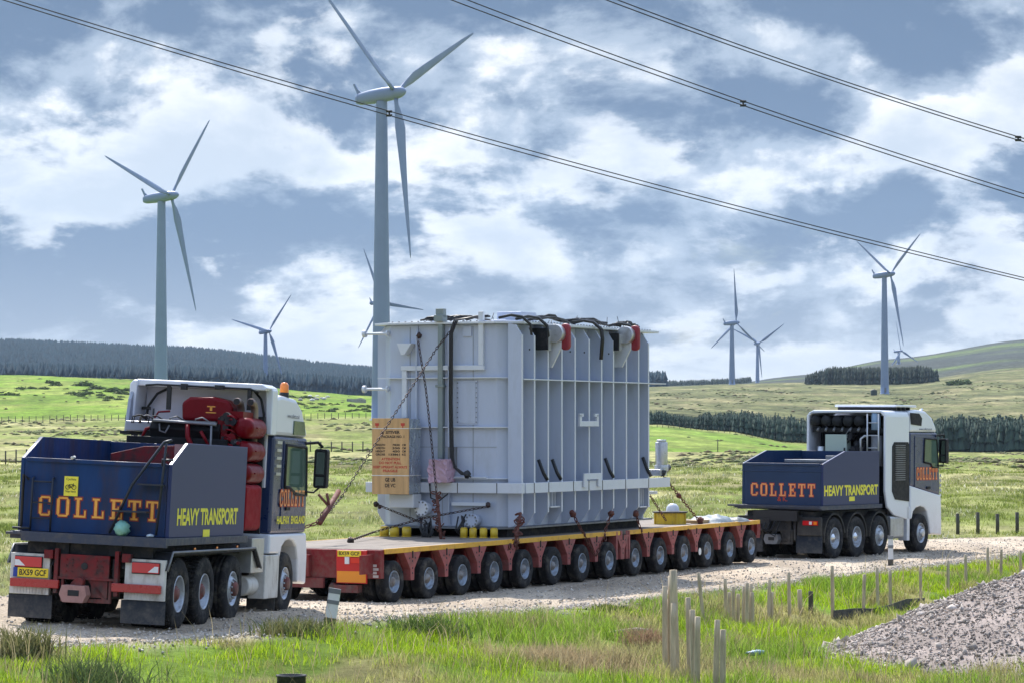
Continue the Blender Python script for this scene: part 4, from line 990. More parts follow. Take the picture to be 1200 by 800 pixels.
        def f(b):
            b.prism([(4.6, 2.55), (4.6, 3.24), (3.75, 3.24), (3.66, 3.12), (3.85, 2.75), (3.9, 2.55)], 'y', -.64, .58)
            b.prism([(.45, 2.8), (.75, 3.0), (.75, 3.1), (.45, 3.2)], 'x', 3.9, 4.5)
            b.box(3.6, 4.7, -.8, .95, 1.45, 2.98); b.box(4.0, 4.7, -.78, -.5, 2.6, 3.35)
            for k in range(5): b.box(3.75, 3.85, -.8, .9, 1.5 + k * .2, 1.58 + k * .2)
        part('cooler', T, mat('soot_black', (.010, .011, .013), .7, dirt=.15, dirtcol=(.05, .04, .04), spec=.2), f, .02)
        def f(b):
            b.box(3.62, 4.0, -.58, .50, 3.245, 3.27); b.tube([(3.62, .5, 3.25), (3.62, -.6, 3.22)], .025, 6)
            b.tube([(3.66, .4, 3.2), (3.62, .38, 3.08), (3.62, .28, 3.05), (3.64, .22, 3.18)], .014, 6)
            b.tube([(3.6, -.52, 3.2), (3.6, -.53, 2.5)], .018, 6)
        part('cooler_frame', T, M_grey, f)
        def f(b):
            b.tube([(3.62, -.10, 3.2), (3.56, -.13, 3.0), (3.56, -.28, 2.7), (3.6, -.36, 2.45)], .042, 10, [1, 1, 1, 1])
            b.tube([(3.6, -.34, 3.1), (3.62, -.5, 2.85)], .028, 8)
            for k in range(12):
                y = -.66 - .08 * random.random(); z = 2.55 + k * .075; b.tube([(3.7, y, z), (3.66, y - .12, z + .05 * random.uniform(-1, 1)), (3.75, y - .2, z - .05)], random.uniform(.012, .026), 6)
            b.tube([(3.8, .52, 3.15), (3.75, .66, 3.1), (3.72, .72, 2.95), (3.8, .6, 2.8)], .028, 8)
            b.tube([(4.2, .4, 3.42), (4.2, .6, 3.4), (4.15, .68, 3.25), (4.1, .6, 3.15)], .018, 8)
            for k in range(22):
                b.use([M_maroon, M_chass, M_grey, M_ink, M_chass][k % 5]); y = random.uniform(-.98, -.62); z = random.uniform(2.55, 3.38); q = random.uniform(.02, .07)
                if k % 2: b.box(3.68, 3.8, y - q, y + q, z - q, z + q)
                else: b.cyl((3.66, y, z), (3.8, y, z), q, seg=10)
            for k in range(8):
                b.use([M_ink, M_grey][k % 2]); y = random.uniform(-.5, .8); b.tube([(3.75, y, 3.27), (3.7, y + .1, 3.33), (3.8, y + .25, 3.3), (3.9, y + .3, 3.2)], .012, 5)
            b.use(M_maroon)
            b.box(3.75, 4.3, -.75, -.58, 2.55, 3.3); b.box(3.8, 4.4, -1.0, -.62, 3.33, 3.46); b.box(3.8, 3.95, -.93, -.8, 2.9, 3.35)
        part('pipework', T, M_maroon, f)
        def f(b):
            b.box(3.9, 4.5, .45, 1.08, 3.06, 3.23)
        part('silver_locker', T, mat('silver_panel', (.45, .46, .5), .4), f, .02)
        part('locker_bracket', T, M_chass, lambda b: (b.box(4.0, 4.2, .7, 1.2, 3.0, 3.055), b.box(4.0, 4.1, .9, 1.0, 1.4, 3.0), b.tube([(3.85, .58, 3.45), (3.85, .58, 2.9)], .02, 6)))
        for y in (-.76, -1.0):
            part('exhaust_stack', T, mat('exhaust_steel', (.30, .24, .22), .4, .6, dirt=.4, dirtcol=(.1, .06, .05)), lambda b: (b.tube([(4.5, y, 2.7), (4.5, y, 3.42), (4.48, y, 3.52), (4.42, y, 3.6), (4.30, y, 3.63), (4.2, y, 3.63)], .065, 12), b.use(M_ink), b.cyl((4.2, y, 3.63), (4.192, y, 3.63), .056, seg=12)))
        # ballast inside the box
        part('ballast_block', T, M_red, lambda b: (b.prism([(.70, 1.5), (.70, 2.66), (.15, 2.80), (-.78, 2.86), (-.78, 1.5)], 'x', 2.1, 3.2), b.prism([(-.86, 1.5), (-.86, 2.7), (-1.12, 2.7), (-1.12, 1.5)], 'x', 2.3, 3.0)), .01)
        part('striped_board', T, mat('off_white', (.6, .56, .55), .6), lambda b: [b.prism([(y, 2.38), (y - .05, 2.38), (y + .0, 2.80), (y + .05, 2.80)], 'x', 2.085, 2.095) for y in (-.47, -.56, -.65)])
        part('pink_end_plate', T, mat('pink_primer', (.42, .22, .19), .7), lambda b: b.box(2.02, 2.08, -.9, -.4, 2.2, 2.86))
    else:
        # equipment tower behind the cab
        x0, x1 = 3.35, 4.95; H_ = 3.98
        def f(b):
            for s in (-1, 1):
                pr = [(x0, 1.75), (x0 + .15, 1.30), (x0 + .6, 1.08), (x1, .92), (x1, 3.86), (x0, 3.86)]
                b.prism(pr, 'y', min(s * 1.14, s * 1.22), max(s * 1.14, s * 1.22))
            b.prism([(-1.22, 3.84), (-1.17, 3.96), (-1.05, 4.0), (1.0, 4.0), (1.15, 3.93), (1.22, 3.84), (1.14, 3.82), (1.05, 3.92), (-1.05, 3.93), (-1.12, 3.84)], 'x', x0, x1)
        part('tower_fairing', T, M_white, f, .03)
        part('roof_deflector', T, M_white, lambda b: b.box(4.2, 5.6, -1.15, .75, 4.10, 4.16), .02)
        part('deflector_mounts', T, M_ink, lambda b: [b.box(4.3 + k * .3, 4.36 + k * .3, -1.1, .7, 4.0, 4.10) for k in range(4)])
        def f(b):
            pr = [(x0 + .42, 1.75), (x0 + .62, 1.52), (x1 - .02, 1.45), (x1 - .02, 3.0), (x1 - .1, 3.12), (x0 + .55, 3.12), (x0 + .42, 3.0)]
            b.prism(pr, 'y', -1.235, -1.222)
            b.use(M_grey)
            for k in range(17): z = 2.05 + k * .06; b.box(x0 + .6, x1 - .35, -1.262, -1.235, z, z + .028)
        part('side_grille', T, M_black, f)
        def f(b):
            b.box(x1 - .9, x1 - .1, -1.1, 1.1, 1.2, 3.85); b.box(x0 + .15, x0 + .3, -1.05, 1.05, 1.3, 1.6)
        part('tower_frame', T, mat('soot_black', (.012, .014, .016), .6), f)
        for k in range(5):
            y = .98 - k * .335
            part('air_tank', T, M_black, lambda b: b.lathe([(.001, -.02), (.08, -.015), (.13, .01), (.155, .05), (.155, .7), (.1, .76), (.001, .78)], (x0 + .02, y, 3.70), 'x', 20))
        part('control_cabinet', T, mat('cabinet_grey', (.42, .5, .44), .35, dirt=.1), lambda b: b.box(x0 + .05, x0 + .35, .0, .66, 2.55, 3.32), .012)
        part('cabinet_handle', T, M_ink, lambda b: b.box(x0 + .03, x0 + .05, .04, .08, 2.85, 2.95))
        part('ladder', T, M_alu, lambda b: ([b.tube([(x0 - .05, y, 2.4), (x0 - .05, y, 3.9)], .022, 6) for y in (-.68, -1.02)], [b.tube([(x0 - .05, -.68, z), (x0 - .05, -1.02, z)], .016, 6) for z in (2.6, 2.95, 3.3, 3.65)]))
        def f(b):
            for k in range(26):
                y = random.uniform(-.62, -.03); z = random.uniform(2.4, 3.5); b.use(random.choice([M_black, M_grey, M_chass]))
                l = random.uniform(.08, .3)
                if k % 2: b.cyl((x0 + .3, y, z), (x0 + .05 + random.random() * .1, y, z), random.uniform(.03, .08), seg=10)
                else: b.tube([(x0 + .1, y, z), (x0 + .08, y + .05, z - l), (x0 + .12, y + .15, z - l - .1)], random.uniform(.012, .03), 6)
            b.use(M_alu); b.tube([(x0 + .05, -.45, 2.5), (x0 + .02, -.45, 3.2), (x0 + .05, -.55, 3.28), (x0 + .1, -.64, 3.28)], .035, 8)
            b.cyl((x0 + .12, .82, 2.5), (x0 + .12, .82, 2.98), .1, seg=14)
            b.use(M_grey); b.cyl((x0 + .2, -.86, 2.45), (x0 + .2, -.86, 3.3), .16, seg=16)
            for k in range(7): y = .9 - k * .25; b.cyl((x0 + .05, y, 3.42), (x0 + .15, y, 3.52), .035, seg=8)
            b.use(M_black); b.box(x0 + .12, x0 + .5, -1.08, 1.08, 3.38, 3.5)
        part('pipework', T, M_black, f)
        part('blue_bottle', T, mat('pale_blue_paint', (.25, .36, .5), .4), lambda b: b.cyl((x0 + .15, -.85, 3.45), (x0 + .15, -.85, 3.92), .13, seg=14))
        part('fuel_tank', T, M_alu, lambda b: (b.rbox(3.75, 4.62, -1.2, -.6, .42, 1.06, .09, 'x'), [b.box(3.82 + .1 * k, 3.84 + .1 * k, -1.206, -1.2, .5, 1.0) for k in range(8)]), .01)
        part('step_panel', T, M_white, lambda b: b.box(4.82, 5.0, -1.22, -.95, .35, 1.3), .01)
        part('fifth_wheel', T, M_grey, lambda b: (b.box(.7, 2.2, -.75, .6, 2.55, 2.63), b.box(1.0, 1.9, -.5, .4, 1.5, 2.55), b.cyl((1.2, -.9, 2.66), (2.0, -.55, 2.72), .05, seg=8), b.box(1.1, 1.9, -.7, -.45, 2.63, 2.74)), .01)
        part('roof_lamp', T, M_chrome, lambda b: (b.cyl((6.2, -1.0, 4.0), (6.3, -1.0, 4.04), .05, seg=12), b.cyl((6.4, -.85, 3.94), (6.5, -.85, 3.98), .05, seg=12)))
        part('side_marker_strip', T, mat('reflective_strip', (.75, .75, .75), .3), lambda b: [b.box(7.14, 7.16, -1.24, -1.2, 1.0 + .14 * k, 1.08 + .14 * k) for k in range(9)])
    return T
TL = tractor(True)
TR = tractor(False)
def loose_on_left_lorry():
    M = Matrix.Translation(TL.location) @ TL.rotation_euler.to_matrix().to_4x4()
    def P(x, y, z): return M @ Vector((x, y, z))
    b = MB(); b.use(mat('green_bag', (.22, .46, .38), .45, bump=.8, bscale=12)); b.sphere((0, 0, .11), .15, 14, 10, .14, (.8, 1.15, .8)); b.cyl((0, .14, .15), (0, .2, .05), .03, .05, 8)
    o = b.build('plastic_bag'); o.location = P(-.76, -.52, 1.415); tag(o, 'crumpled pale green plastic bag lying on the rear ledge of the left lorry', 'bag')
    b = MB(); b.use(mat('pale_rag', (.5, .58, .66), .8)); b.sphere((0, 0, .02), .12, 12, 6, .2, (.5, 1.3, .22))
    o = b.build('rag'); o.location = P(-.72, -.95, 1.42); tag(o, 'flat pale blue rag beside the green bag on the left lorry', 'rag')
    b = MB(); b.use(mat('glove_cloth', (.6, .58, .54), .85)); b.tube([(0, .1, .03), (0, .02, .02), (.02, -.06, .03), (0, -.14, .02)], .022, 7, [1, 1.2, .8, 1.3])
    o = b.build('glove'); o.location = P(-.59, .38, 2.545); tag(o, 'whitish work glove on the top edge of the rusty blue ballast box', 'glove')
loose_on_left_lorry()
# ---------------------------------------------------------------- modular trailer
TPSI = R(25.65); TU = np.array([math.sin(TPSI), math.cos(TPSI)]); TN = np.array([-math.cos(TPSI), math.sin(TPSI)]); TO = np.array([-2.31, 58.9])
TW = 3.5; TC = TW / 2; ORG = TO + TC * TN
def t_of(px, off):   # distance along the trailer at which lateral plane `off` is seen at px
    k = (px - 600) / F; a = TO + off * TN; return (k * a[1] - a[0]) / (TU[0] - k * TU[1])
def o_of(px, t):
    k = (px - 600) / F; a = TO + t * TU; return (k * a[1] - a[0]) / (TN[0] - k * TN[1])
def z_of(py, t, off): D = (TO + t * TU + off * TN)[1]; return CAMZ + (500 - py) / F * D
TROT = (0, 0, math.pi / 2 - TPSI)
def tworld(x, y, z):
    p = ORG + x * TU + y * TN; return Vector((p[0], p[1], z))
def shift(th, O):
    for ch in th.children: ch.location = Vector(ch.location) - Vector(O)
def tthing(name, label, cat, O, group=None):
    return thing(name, label, cat, tworld(*O), TROT, group)
Mdeck = mat('deck_boards', (.20, .165, .135), .8, var=.4, vscale=2.5, dirt=.5, dirtcol=(.16, .13, .11), stretch=(.25, 2.5, 1), bump=.4, bscale=8)
Mtr = mat('trailer_red', (.20, .012, .016), .6, spec=.25, low=(.3, 1.0, .35), dirt=.5, dirtcol=(.13, .065, .055), dscale=6, var=.2)
Mtrp = mat('trailer_faded_lit_red', (.30, .075, .07), .65, dirt=.45, dirtcol=(.13, .07, .06), dscale=7, var=.2)  # faded red, lightened to pink for the light on the brackets
Mye = mat('edge_yellow', (.66, .36, .03), .55, dirt=.35, dirtcol=(.3, .13, .05), dscale=5)
def build_trailer():
    T = tthing('modular_trailer', 'long red fourteen-axle trailer with yellow deck edges carrying the grey transformer', 'trailer', (0, 0, 0))
    hw = TC; x0, x1 = -.40, 20.1; mid = 11.35
    part('deck', T, Mdeck, lambda b: (b.box(x0, mid - .06, -hw + .02, hw - .02, .98, 1.07), b.box(mid + .06, x1, -hw + .02, hw - .02, .98, 1.07)), .01)
    def f(b):
        b.box(x0 + .1, x1 - .1, -.55, .55, .55, .98)
        for k in range(14): b.box(1.5 * k - .12 + .75, 1.5 * k + .12 + .75, -hw + .1, hw - .1, .68, .97)
        for k in range(14):
            b.prism([(1.5 * k - .35, .97), (1.5 * k + .35, .97), (1.5 * k + .18, .62), (1.5 * k - .18, .62)], 'y', -.9, -.55)
            b.prism([(1.5 * k - .35, .97), (1.5 * k + .35, .97), (1.5 * k + .18, .62), (1.5 * k - .18, .62)], 'y', .55, .9)
    part('main_frame', T, Mtr, f)
    for k in range(14):
        part('axle_beam', T, M_chass, lambda b: (b.cyl((1.5 * k, -1.5, .4), (1.5 * k, -.4, .4), .07, seg=8), b.cyl((1.5 * k, .4, .4), (1.5 * k, 1.5, .4), .07, seg=8), b.prism([(1.5 * k - .1, .62), (1.5 * k + .25, .9), (1.5 * k + .1, .3), (1.5 * k - .1, .3)], 'y', -1.05, -.9)))
    for s in (-1, 1):
        def rail(b):
            a, c = (s * hw, s * (hw - .05)); y0, y1 = min(a, c), max(a, c)
            for q0, q1 in ((x0, mid - .25), (mid + .25, x1)): b.box(q0, q1, y0, y1, .975, 1.075)
        part('side_rail', T, Mye, rail, .006)
        for k in range(15):
            xx = 1.5 * k - .75
            if k in (0,): continue
            if k == 14: continue
            def f(b):
                ya, yb = min(s * (hw + .004), s * (hw - .16)), max(s * (hw + .004), s * (hw - .16))
                b.prism([(xx - .36, .972), (xx + .36, .972), (xx + .20, .78), (xx + .085, .64), (xx + .075, .42), (xx - .075, .42), (xx - .085, .64), (xx - .20, .78)], 'y', ya, yb)
                b.use(M_ink)
                if s < 0:
                    for (q, z) in ((-.12, .86), (.12, .86), (0, .80), (0, .66), (0, .56)): b.cyl((xx + q, -hw - .004, z), (xx + q, -hw - .010, z), .022, seg=8)
                    b.box(xx - .02, xx + .02, -hw - .02, -hw - .004, .86, 1.0)
            part('side_bracket', T, Mtrp, f, .006)
        if s < 0:
            def f(b):
                for q in (mid - .42, mid - .16, mid + .16, mid + .30): b.box(q - .06, q + .02, -hw - .002, -hw + .2, .42, 1.07)
            part('coupling_posts', T, Mtrp, f, .005)
        def f(b):
            ya, yb = min(s * (hw - .18), s * (hw - .22)), max(s * (hw - .18), s * (hw - .22))
            for k in range(15):
                xx = 1.5 * k - .75; b.box(xx - .3, xx + .3, ya, yb, .6, .97)
        part('side_gusset', T, Mtr, f)
    for k in range(3): part('lashing_ring', T, M_rust, lambda b: b.tube([(5.2 + 5 * k + .06 * math.cos(t), -hw - .02, .93 + .06 * math.sin(t)) for t in np.linspace(0, 6.28, 11)], .015, 5))
    # wheels
    w = wheel_proto(T, .42, .23, 'deep', M_rimd, mat('trailer_rim', (.30, .36, .44), .4, .5, dirt=.5, dirtcol=(.15, .12, .09), dscale=9), seg=32)
    for k in range(14):
        x = 1.5 * k
        put_wheel(w, x, -hw + .0, .42, first=(k == 0)); put_wheel(w, x, -hw + .30, .42)
        put_wheel(w, x, -hw + .98, .42); put_wheel(w, x, hw, .42, left=True); put_wheel(w, x, hw - .98, .42, left=True)
    for k in range(14):
        j = random.uniform(-.08, .08)
        part('hydraulic_hose', T, M_cable, lambda b: b.tube([(1.5 * k - .55 + j, -hw + .25, .95), (1.5 * k - .45, -hw + .18, .74 + j), (1.5 * k - .62 + j, -hw + .2, .66), (1.5 * k - .7, -hw + .3, .8)], .018, 6))
    # rear end
    def f(b):
        b.box(x0 - .16, x0, -hw + .02, hw - .02, .50, 1.06); b.box(x0 - .3, x0 - .16, -.2, .55, .52, .95); b.box(x0 - .24, x0 - .16, -.5, .9, .30, .5)
    part('rear_beam', T, Mtr, f, .01)
    part('rear_recess_shade', T, M_ink, lambda b: (b.box(x0 - .166, x0 - .16, .45, 1.6, .66, .84), b.box(x0 - .166, x0 - .16, .1, 1.3, .93, 1.0)))  # flat black patches on the beam face paint the shade of recesses
    part('drawbar_stub', T, Mtrp, lambda b: (b.rbox(x0 - .5, x0 - .16, .75, 1.25, .68, .82, .05, 'x'),), .01)
    part('tow_ram', T, M_red, lambda b: (b.cyl((x0 - .3, -.75, .30), (x0 + .3, -.45, .34), .09, seg=14), b.box(x0 - .3, x0 - .1, -1.3, -.75, .22, .37)), .01)
    part('marker_board', T, mat('board_red', (.55, .012, .012), .4), lambda b: b.box(x0 - .20, x0 - .165, -hw + .30, -hw + .98, .40, 1.05), .006)
    part('marker_board', T, mat('board_amber', (.85, .30, .02), .4), lambda b: b.box(x0 - .207, x0 - .2, -hw + .32, -hw + .96, .42, .64))
    part('tail_lamp', T, mat('brake_red', (.7, .03, .01), .3), lambda b: (b.box(x0 - .23, x0 - .2, -hw + .44, -hw + .64, .80, .9), b.use(M_lampw), b.box(x0 - .225, x0 - .2, -hw + .68, -hw + .78, .78, .92)), .004)
    b = MB(); b.use(M_plate); b.box(x0 - .222, x0 - .21, -hw + .42, -hw + .94, .925, 1.045); p = b.build('number_plate', T)
    text_part('plate_lettering', p, 'BX59 GCF', (x0 - .225, -hw + .91, .95), (0, -1, 0), (0, 0, 1), .46, .075, M_ink, .022)
    part('side_stickers', T, mat('sticker_grey', (.5, .46, .45), .5), lambda b: [b.box(x0 - .165, x0 - .161, -hw + .06 + .04 * (k % 2), -hw + .18 + .03 * k, .52 + .07 * k, .57 + .07 * k) for k in range(4)])
    def f(b):
        b.box(x1, x1 + .1, -hw + .3, hw - .3, .5, 1.05); b.prism([(x1 + .1, .55), (x1 + .1, 1.0), (x1 + 1.7, .88), (x1 + 1.7, .68)], 'y', -.35, -.2); b.prism([(x1 + .1, .55), (x1 + .1, 1.0), (x1 + 1.7, .88), (x1 + 1.7, .68)], 'y', .2, .35); b.box(x1 + 1.5, x1 + 1.8, -.35, .35, .7, .88)
        b.box(x1 + .1, x1 + .5, -1.3, -1.1, .6, .8)
    part('front_drawbar', T, Mtr, f, .01)
    part('axle_number', T, mat('sticker_white', (.7, .7, .68), .5), lambda b: b.cyl((1.5 * 11 - .55, -hw - .006, .42), (1.5 * 11 - .55, -hw - .012, .42), .09, seg=18))
    return T
build_trailer()
# yellow jacking blocks etc. -------------------------------------------------
def block_row(lst, label, grp):
    proto = None
    for i, (x, y, r, h) in enumerate(lst):
        if proto is None:
            b = MB(); b.use(M_yblk); b.cyl((0, 0, 0), (0, 0, h), r, seg=16); b.cyl((0, 0, h), (0, 0, h + .02), r * .8, seg=16); b.cyl((0, 0, .0), (0, 0, .02), r * 1.12, seg=16); o = proto = b.build('support_jack')
        else: o = proto.copy(); COL.objects.link(o)
        o.location = tworld(x, y, 1.07); tag(o, label(i), 'jack', grp)
block_row([(5.75, 1.55, .10, .20), (5.7, 1.27, .10, .20), (5.75, 1.0, .10, .19)], lambda i: ['leftmost', 'middle', 'rightmost'][i] + ' of the three yellow jacks under the crate corner of the transformer', 'yellow jacks at the crate corner')
block_row([(5.85, -.35, .08, .20), (5.85, -.57, .10, .24), (5.85, -.82, .11, .26), (5.9, -1.05, .10, .22)], lambda i: ordinal(i) + ' from the left of the four yellow jacks under the flanged pipes', 'yellow jacks under the flanges')

# ---------------------------------------------------------------- transformer
Mtf = mat('transformer_grey', (.42, .47, .58), .42, dirt=.22, dirtcol=(.28, .30, .33), dscale=2.4, var=.08, vscale=1.2, coat=.15, stretch=(1, 1, .3))
Mtl = mat('transformer_pale', (.58, .61, .66), .42, dirt=.12, dirtcol=(.35, .35, .34), dscale=3)
def build_transformer():
    O = (10.0, 0.0, 1.22); T = tthing('power_transformer', 'huge ribbed grey steel transformer lashed to the middle of the red trailer', 'transformer', O)
    zb, zt = 1.27, 5.70; te, tf = 6.2, 13.95; ow, ol = .52, 3.66; c = .26
    Y = lambda off: off - TC
    def f(b):
        pts = [(te, Y(ow + c)), (te + c, Y(ow)), (tf - c, Y(ow)), (tf, Y(ow + c)), (tf, Y(ol - c)), (tf - c, Y(ol)), (te + c, Y(ol)), (te, Y(ol - c))]
        b.prism(pts, 'z', zb + .02, zt)
    part('tank', T, Mtf, f, .03)
    part('gap_shade_bar', T, M_chass, lambda b: [b.box(te + .25, tf - .25, y - .12, y + .12, 1.075, zb - .022) for y in (Y(ow + .25), Y(ow + 1.2), Y(ol - 1.2), Y(ol - .3))])  # dark bars added to stand in for the shaded gap under the tank
    def slab_ring(z0, z1, g, gx=None):
        gx = g if gx is None else gx
        def f(b):
            pts = [(te - gx, Y(ow + c) - .0), (te + c - gx * .0, Y(ow) - g), (tf + gx * .4, Y(ow) - g), (tf + gx, Y(ow + c)), (tf + gx, Y(ol - c)), (tf - c, Y(ol) + g), (te + c, Y(ol) + g), (te - gx, Y(ol - c))]
            b.prism(pts, 'z', z0, z1)
        return f
    part('top_flange', T, Mtl, slab_ring(zt, zt + .05, .27, .14), .005)
    part('base_plate', T, M_grey, slab_ring(zb - .02, zb + .018, .10), .004)
    zs = [z_of(445, 8, .2)]
    part('shelf', T, Mtl, lambda b: b.box(te + .1, tf + .3, Y(.2) - .03, Y(ow), zs[0] - .012, zs[0] + .012))
    for py in (442, 500, 560):
        z = z_of(py, te, 1)
        part('shelf', T, Mtl, lambda b: b.prism([(te - .10, Y(2.62)), (te - .10, Y(ow + c)), (te + c, Y(ow) - .16), (te + c + .1, Y(ow)), (te + c, Y(ow + c)), (te, Y(2.62))] if py != 442 else [(te - .10, Y(ol)), (te - .10, Y(ow + c)), (te + c, Y(ow) - .16), (te + c + .1, Y(ow)), (te + c, Y(ow + c)), (te, Y(ol))], 'z', z - .011, z + .011))
    # ribs along the long side
    pxs = [611.6, 626, 642, 658, 673.5, 690, 704.6, 718.5, 733.6, 748, 759.6]
    for i, px in enumerate(pxs):
        t = t_of(px, .2)
        def f(b):
            pr = [(Y(ow), zb + .02), (Y(.38), zb + .05), (Y(.2), zb + .32), (Y(.2), zt - .25), (Y(.34), zt - .03), (Y(ow), zt - .002)]
            b.prism(pr, 'x', t - .02, t + .02)
            b.use(Mtl); b.box(t - .032, t + .032, Y(.2) - .014, Y(.2), zb + .32, zt - .25)
            b.use(M_ink) 
            if i in (1, 4, 5, 7): b.cyl((t - .022, Y(.3), zt - .55), (t - .025, Y(.3), zt - .55), .02, seg=8)
        part('rib', T, Mtf, f)
    # ribs on the far long side and the end face
    for t in np.linspace(te + .3, tf - .3, 9):
        part('rib', T, Mtf, lambda b: b.prism([(Y(ol), zb + .02), (Y(ol + .2), zb + .3), (Y(ol + .2), zt - .2), (Y(ol), zt - .002)], 'x', t - .02, t + .02))
    for px in (490, 528):
        y = Y(o_of(px, te))
        part('rib', T, Mtf, lambda b: b.prism([(te, zb + .02), (te - .10, zb + .3), (te - .10, zt - .25), (te - .02, zt - .04), (te, zt - .002)], 'y', y - .015, y + .015))
    part('flange_bolts', T, M_grey, lambda b: [b.cyl((t, Y(.33) , zt + .05), (t, Y(.33), zt + .075), .02, seg=6) for t in np.arange(te + .4, tf - .2, .16)] + [b.cyl((te - .04, y, zt + .05), (te - .04, y, zt + .075), .02, seg=6) for y in np.arange(Y(ow + .4), Y(ol - .3), .16)])
    def f(b):
        for q in (te + .02,):
            for y in (Y(1.35), Y(2.1), Y(2.9)): b.box(te - .008, te - .002, y - .012, y + .012, zb + .1, zt - .05)
        b.box(te - .008, te - .002, Y(ol - c), Y(ow + c), 3.02, 3.035)
    part('weld_seams', T, mat('weld_grey', (.30, .33, .38), .6), f)
    # horizontal pale beam all round
    z0, z1 = z_of(577, te, 1), z_of(565, te, 1)
    part('belt_beam', T, Mtl, lambda b: (b.box(te + .05, tf + .38, Y(.2) - .10, Y(.2) - .016, z0, z1), b.box(te - .16, te - .02, Y(.2) - .1, Y(2.62), z0, z1)), .006)
    part('belt_marks', T, M_ink, lambda b: [b.box(t_of(px, .1) - .012, t_of(px, .1) + .012, Y(.2) - .106, Y(.2) - .10, z0, z1) for px in (626, 643, 672, 690, 706, 733, 760)] + [b.box(te - .166, te - .16, Y(o_of(px, te)) - .008, Y(o_of(px, te)) + .008, z0, z1) for px in (495, 540, 586)])
    part('belt_beam', T, Mtl, lambda b: b.box(te - .3, te - .02, Y(3.35), Y(3.85), z0 + .0, z1), .005, label='short pale beam end sticking out left of the crate')
    # U brackets
    for (pa, pb, ya, yb) in ((679, 701, 485, 499), (680, 700, 554, 570)):
        t0, t1 = t_of(pa, .15), t_of(pb, .15); za, zc = z_of(ya, t0, .2), z_of(yb, t0, .2)
        if ya < 500: f = lambda b: (b.box(t0, t1, Y(.13), Y(.2) - .016, zc, zc + .12), b.box(t0, t0 + .1, Y(.13), Y(.2) - .016, zc + .12, za), b.box(t1 - .1, t1, Y(.13), Y(.2) - .016, zc + .12, za), b.box(t0, t0 + .2, Y(.13), Y(.2) - .016, za - .05, za + .02), b.box(t1 - .2, t1, Y(.13), Y(.2) - .016, za - .05, za + .02))
        else: f = lambda b: (b.box(t0, t1, Y(.05), Y(.2) - .11, za - .14, za), b.box(t0, t0 + .16, Y(.05), Y(.2) - .11, zc, za - .14), b.box(t1 - .16, t1, Y(.05), Y(.2) - .11, zc, za - .14))
        part('pipe_bracket', T, Mtl, f, .005)
    # winch brackets with red covers
    for pc in (652, 734):
        t = t_of(pc, .1); zc = z_of(392 + (pc - 652) * .02, t, .1)
        br = part('lifting_bracket', T, Mtl, lambda b: b.prism([(Y(ow), zt - .02), (Y(-.02), zt - .06), (Y(-.02), zc - .3), (Y(.2), zc - .72), (Y(ow), zc - .72)], 'x', t - .03, t + .03), .006)
        part('bracket_trunnion', br, M_alu, lambda b: (b.cyl((t + .03, Y(.08), zc + .02), (t - .16, Y(.08), zc + .02), .2, seg=20), b.box(t - .5, t - .1, Y(.16), Y(.26), zc - .35, zt - .1)), .006)
        part('red_cover', br, mat('cover_red', (.26, .02, .03), .5), lambda b: (b.rbox(t + .03, t + .16, Y(-.20), Y(.03), zc - .34, zc + .24, .10, 'x'),), .04)
        part('bracket_grating', br, M_black, lambda b: (b.box(t - .55, t - .5, Y(.06), Y(ow), zc - .35, zt - .08),))
    # end face fittings -----------------------------------------------------
    E = lambda px: Y(o_of(px, te))
    def rectE(b, xa, xb, ya, yb, d=.05, x=te): b.box(x - d, x - .002, E(xb), E(xa), z_of(yb, te, 1), z_of(ya, te, 1))
    part('conduit', T, Mtl, lambda b: (rectE(b, 472, 569, 427.5, 433, .10), rectE(b, 562.5, 568, 365, 427.3, .09), rectE(b, 473, 478.5, 433.4, 489, .09)), .006)
    part('grey_post', T, mat('post_grey_green', (.20, .24, .24), .5, dirt=.2), lambda b: (rectE(b, 516, 521.5, 363, 537, .13), rectE(b, 513.5, 523, 450, 453, .15), rectE(b, 514, 523, 361, 371, .15)), .006)
    part('hatch', T, Mtf, lambda b: (rectE(b, 536, 560, 445, 497, .025), rectE(b, 543, 553, 382, 394, .03), rectE(b, 538, 558, 447, 495, .035)), .004)
    part('hatch_bolts', T, M_grey, lambda b: [b.cyl((te - .03, E(px), z_of(py, te, 1)), (te - .045, E(px), z_of(py, te, 1)), .014, seg=6) for px in (537, 559) for py in np.linspace(448, 494, 9)])
    for k, py in enumerate((391, 455.5)):
        z = z_of(py, te, 3.5)
        part('side_pin', T, Mtl, lambda b: (b.cyl((te - .05, Y(3.4), z), (te - .05, Y(3.98), z), .03, seg=10), b.cyl((te - .05, Y(3.98), z), (te - .05, Y(4.05), z), .08, seg=14), b.cyl((te - .05, Y(3.42), z), (te - .05, Y(3.46), z), .07, seg=14)), .004)
    part('rope_lug', T, Mtl, lambda b: b.prism([(E(471), z_of(402, te, 2)), (E(488), z_of(402, te, 2)), (E(480), z_of(415, te, 2)), (E(476), z_of(415, te, 2))], 'x', te - .25, te - .002), .004)
    def fl(b, px, py, r, m1):
        y, z = E(px), z_of(py, te, 1); b.use(m1); b.cyl((te - .22, y, z), (te - .02, y, z), r * .75, seg=20); b.cyl((te - .30, y, z), (te - .22, y, z), r, seg=28)
        b.use(M_grey)
        for k in range(10): a = 2 * math.pi * k / 10; b.cyl((te - .32, y + r * .83 * math.cos(a), z + r * .83 * math.sin(a)), (te - .30, y + r * .83 * math.cos(a), z + r * .83 * math.sin(a)), .022, seg=6)
    part('pipe_flange', T, M_white, lambda b: fl(b, 501, 595.5, .17, M_white), .004)
    part('pipe_flange', T, Mtf, lambda b: fl(b, 559.5, 609, .15, Mtf), .004, label='grey ringed pipe flange low on the end face')
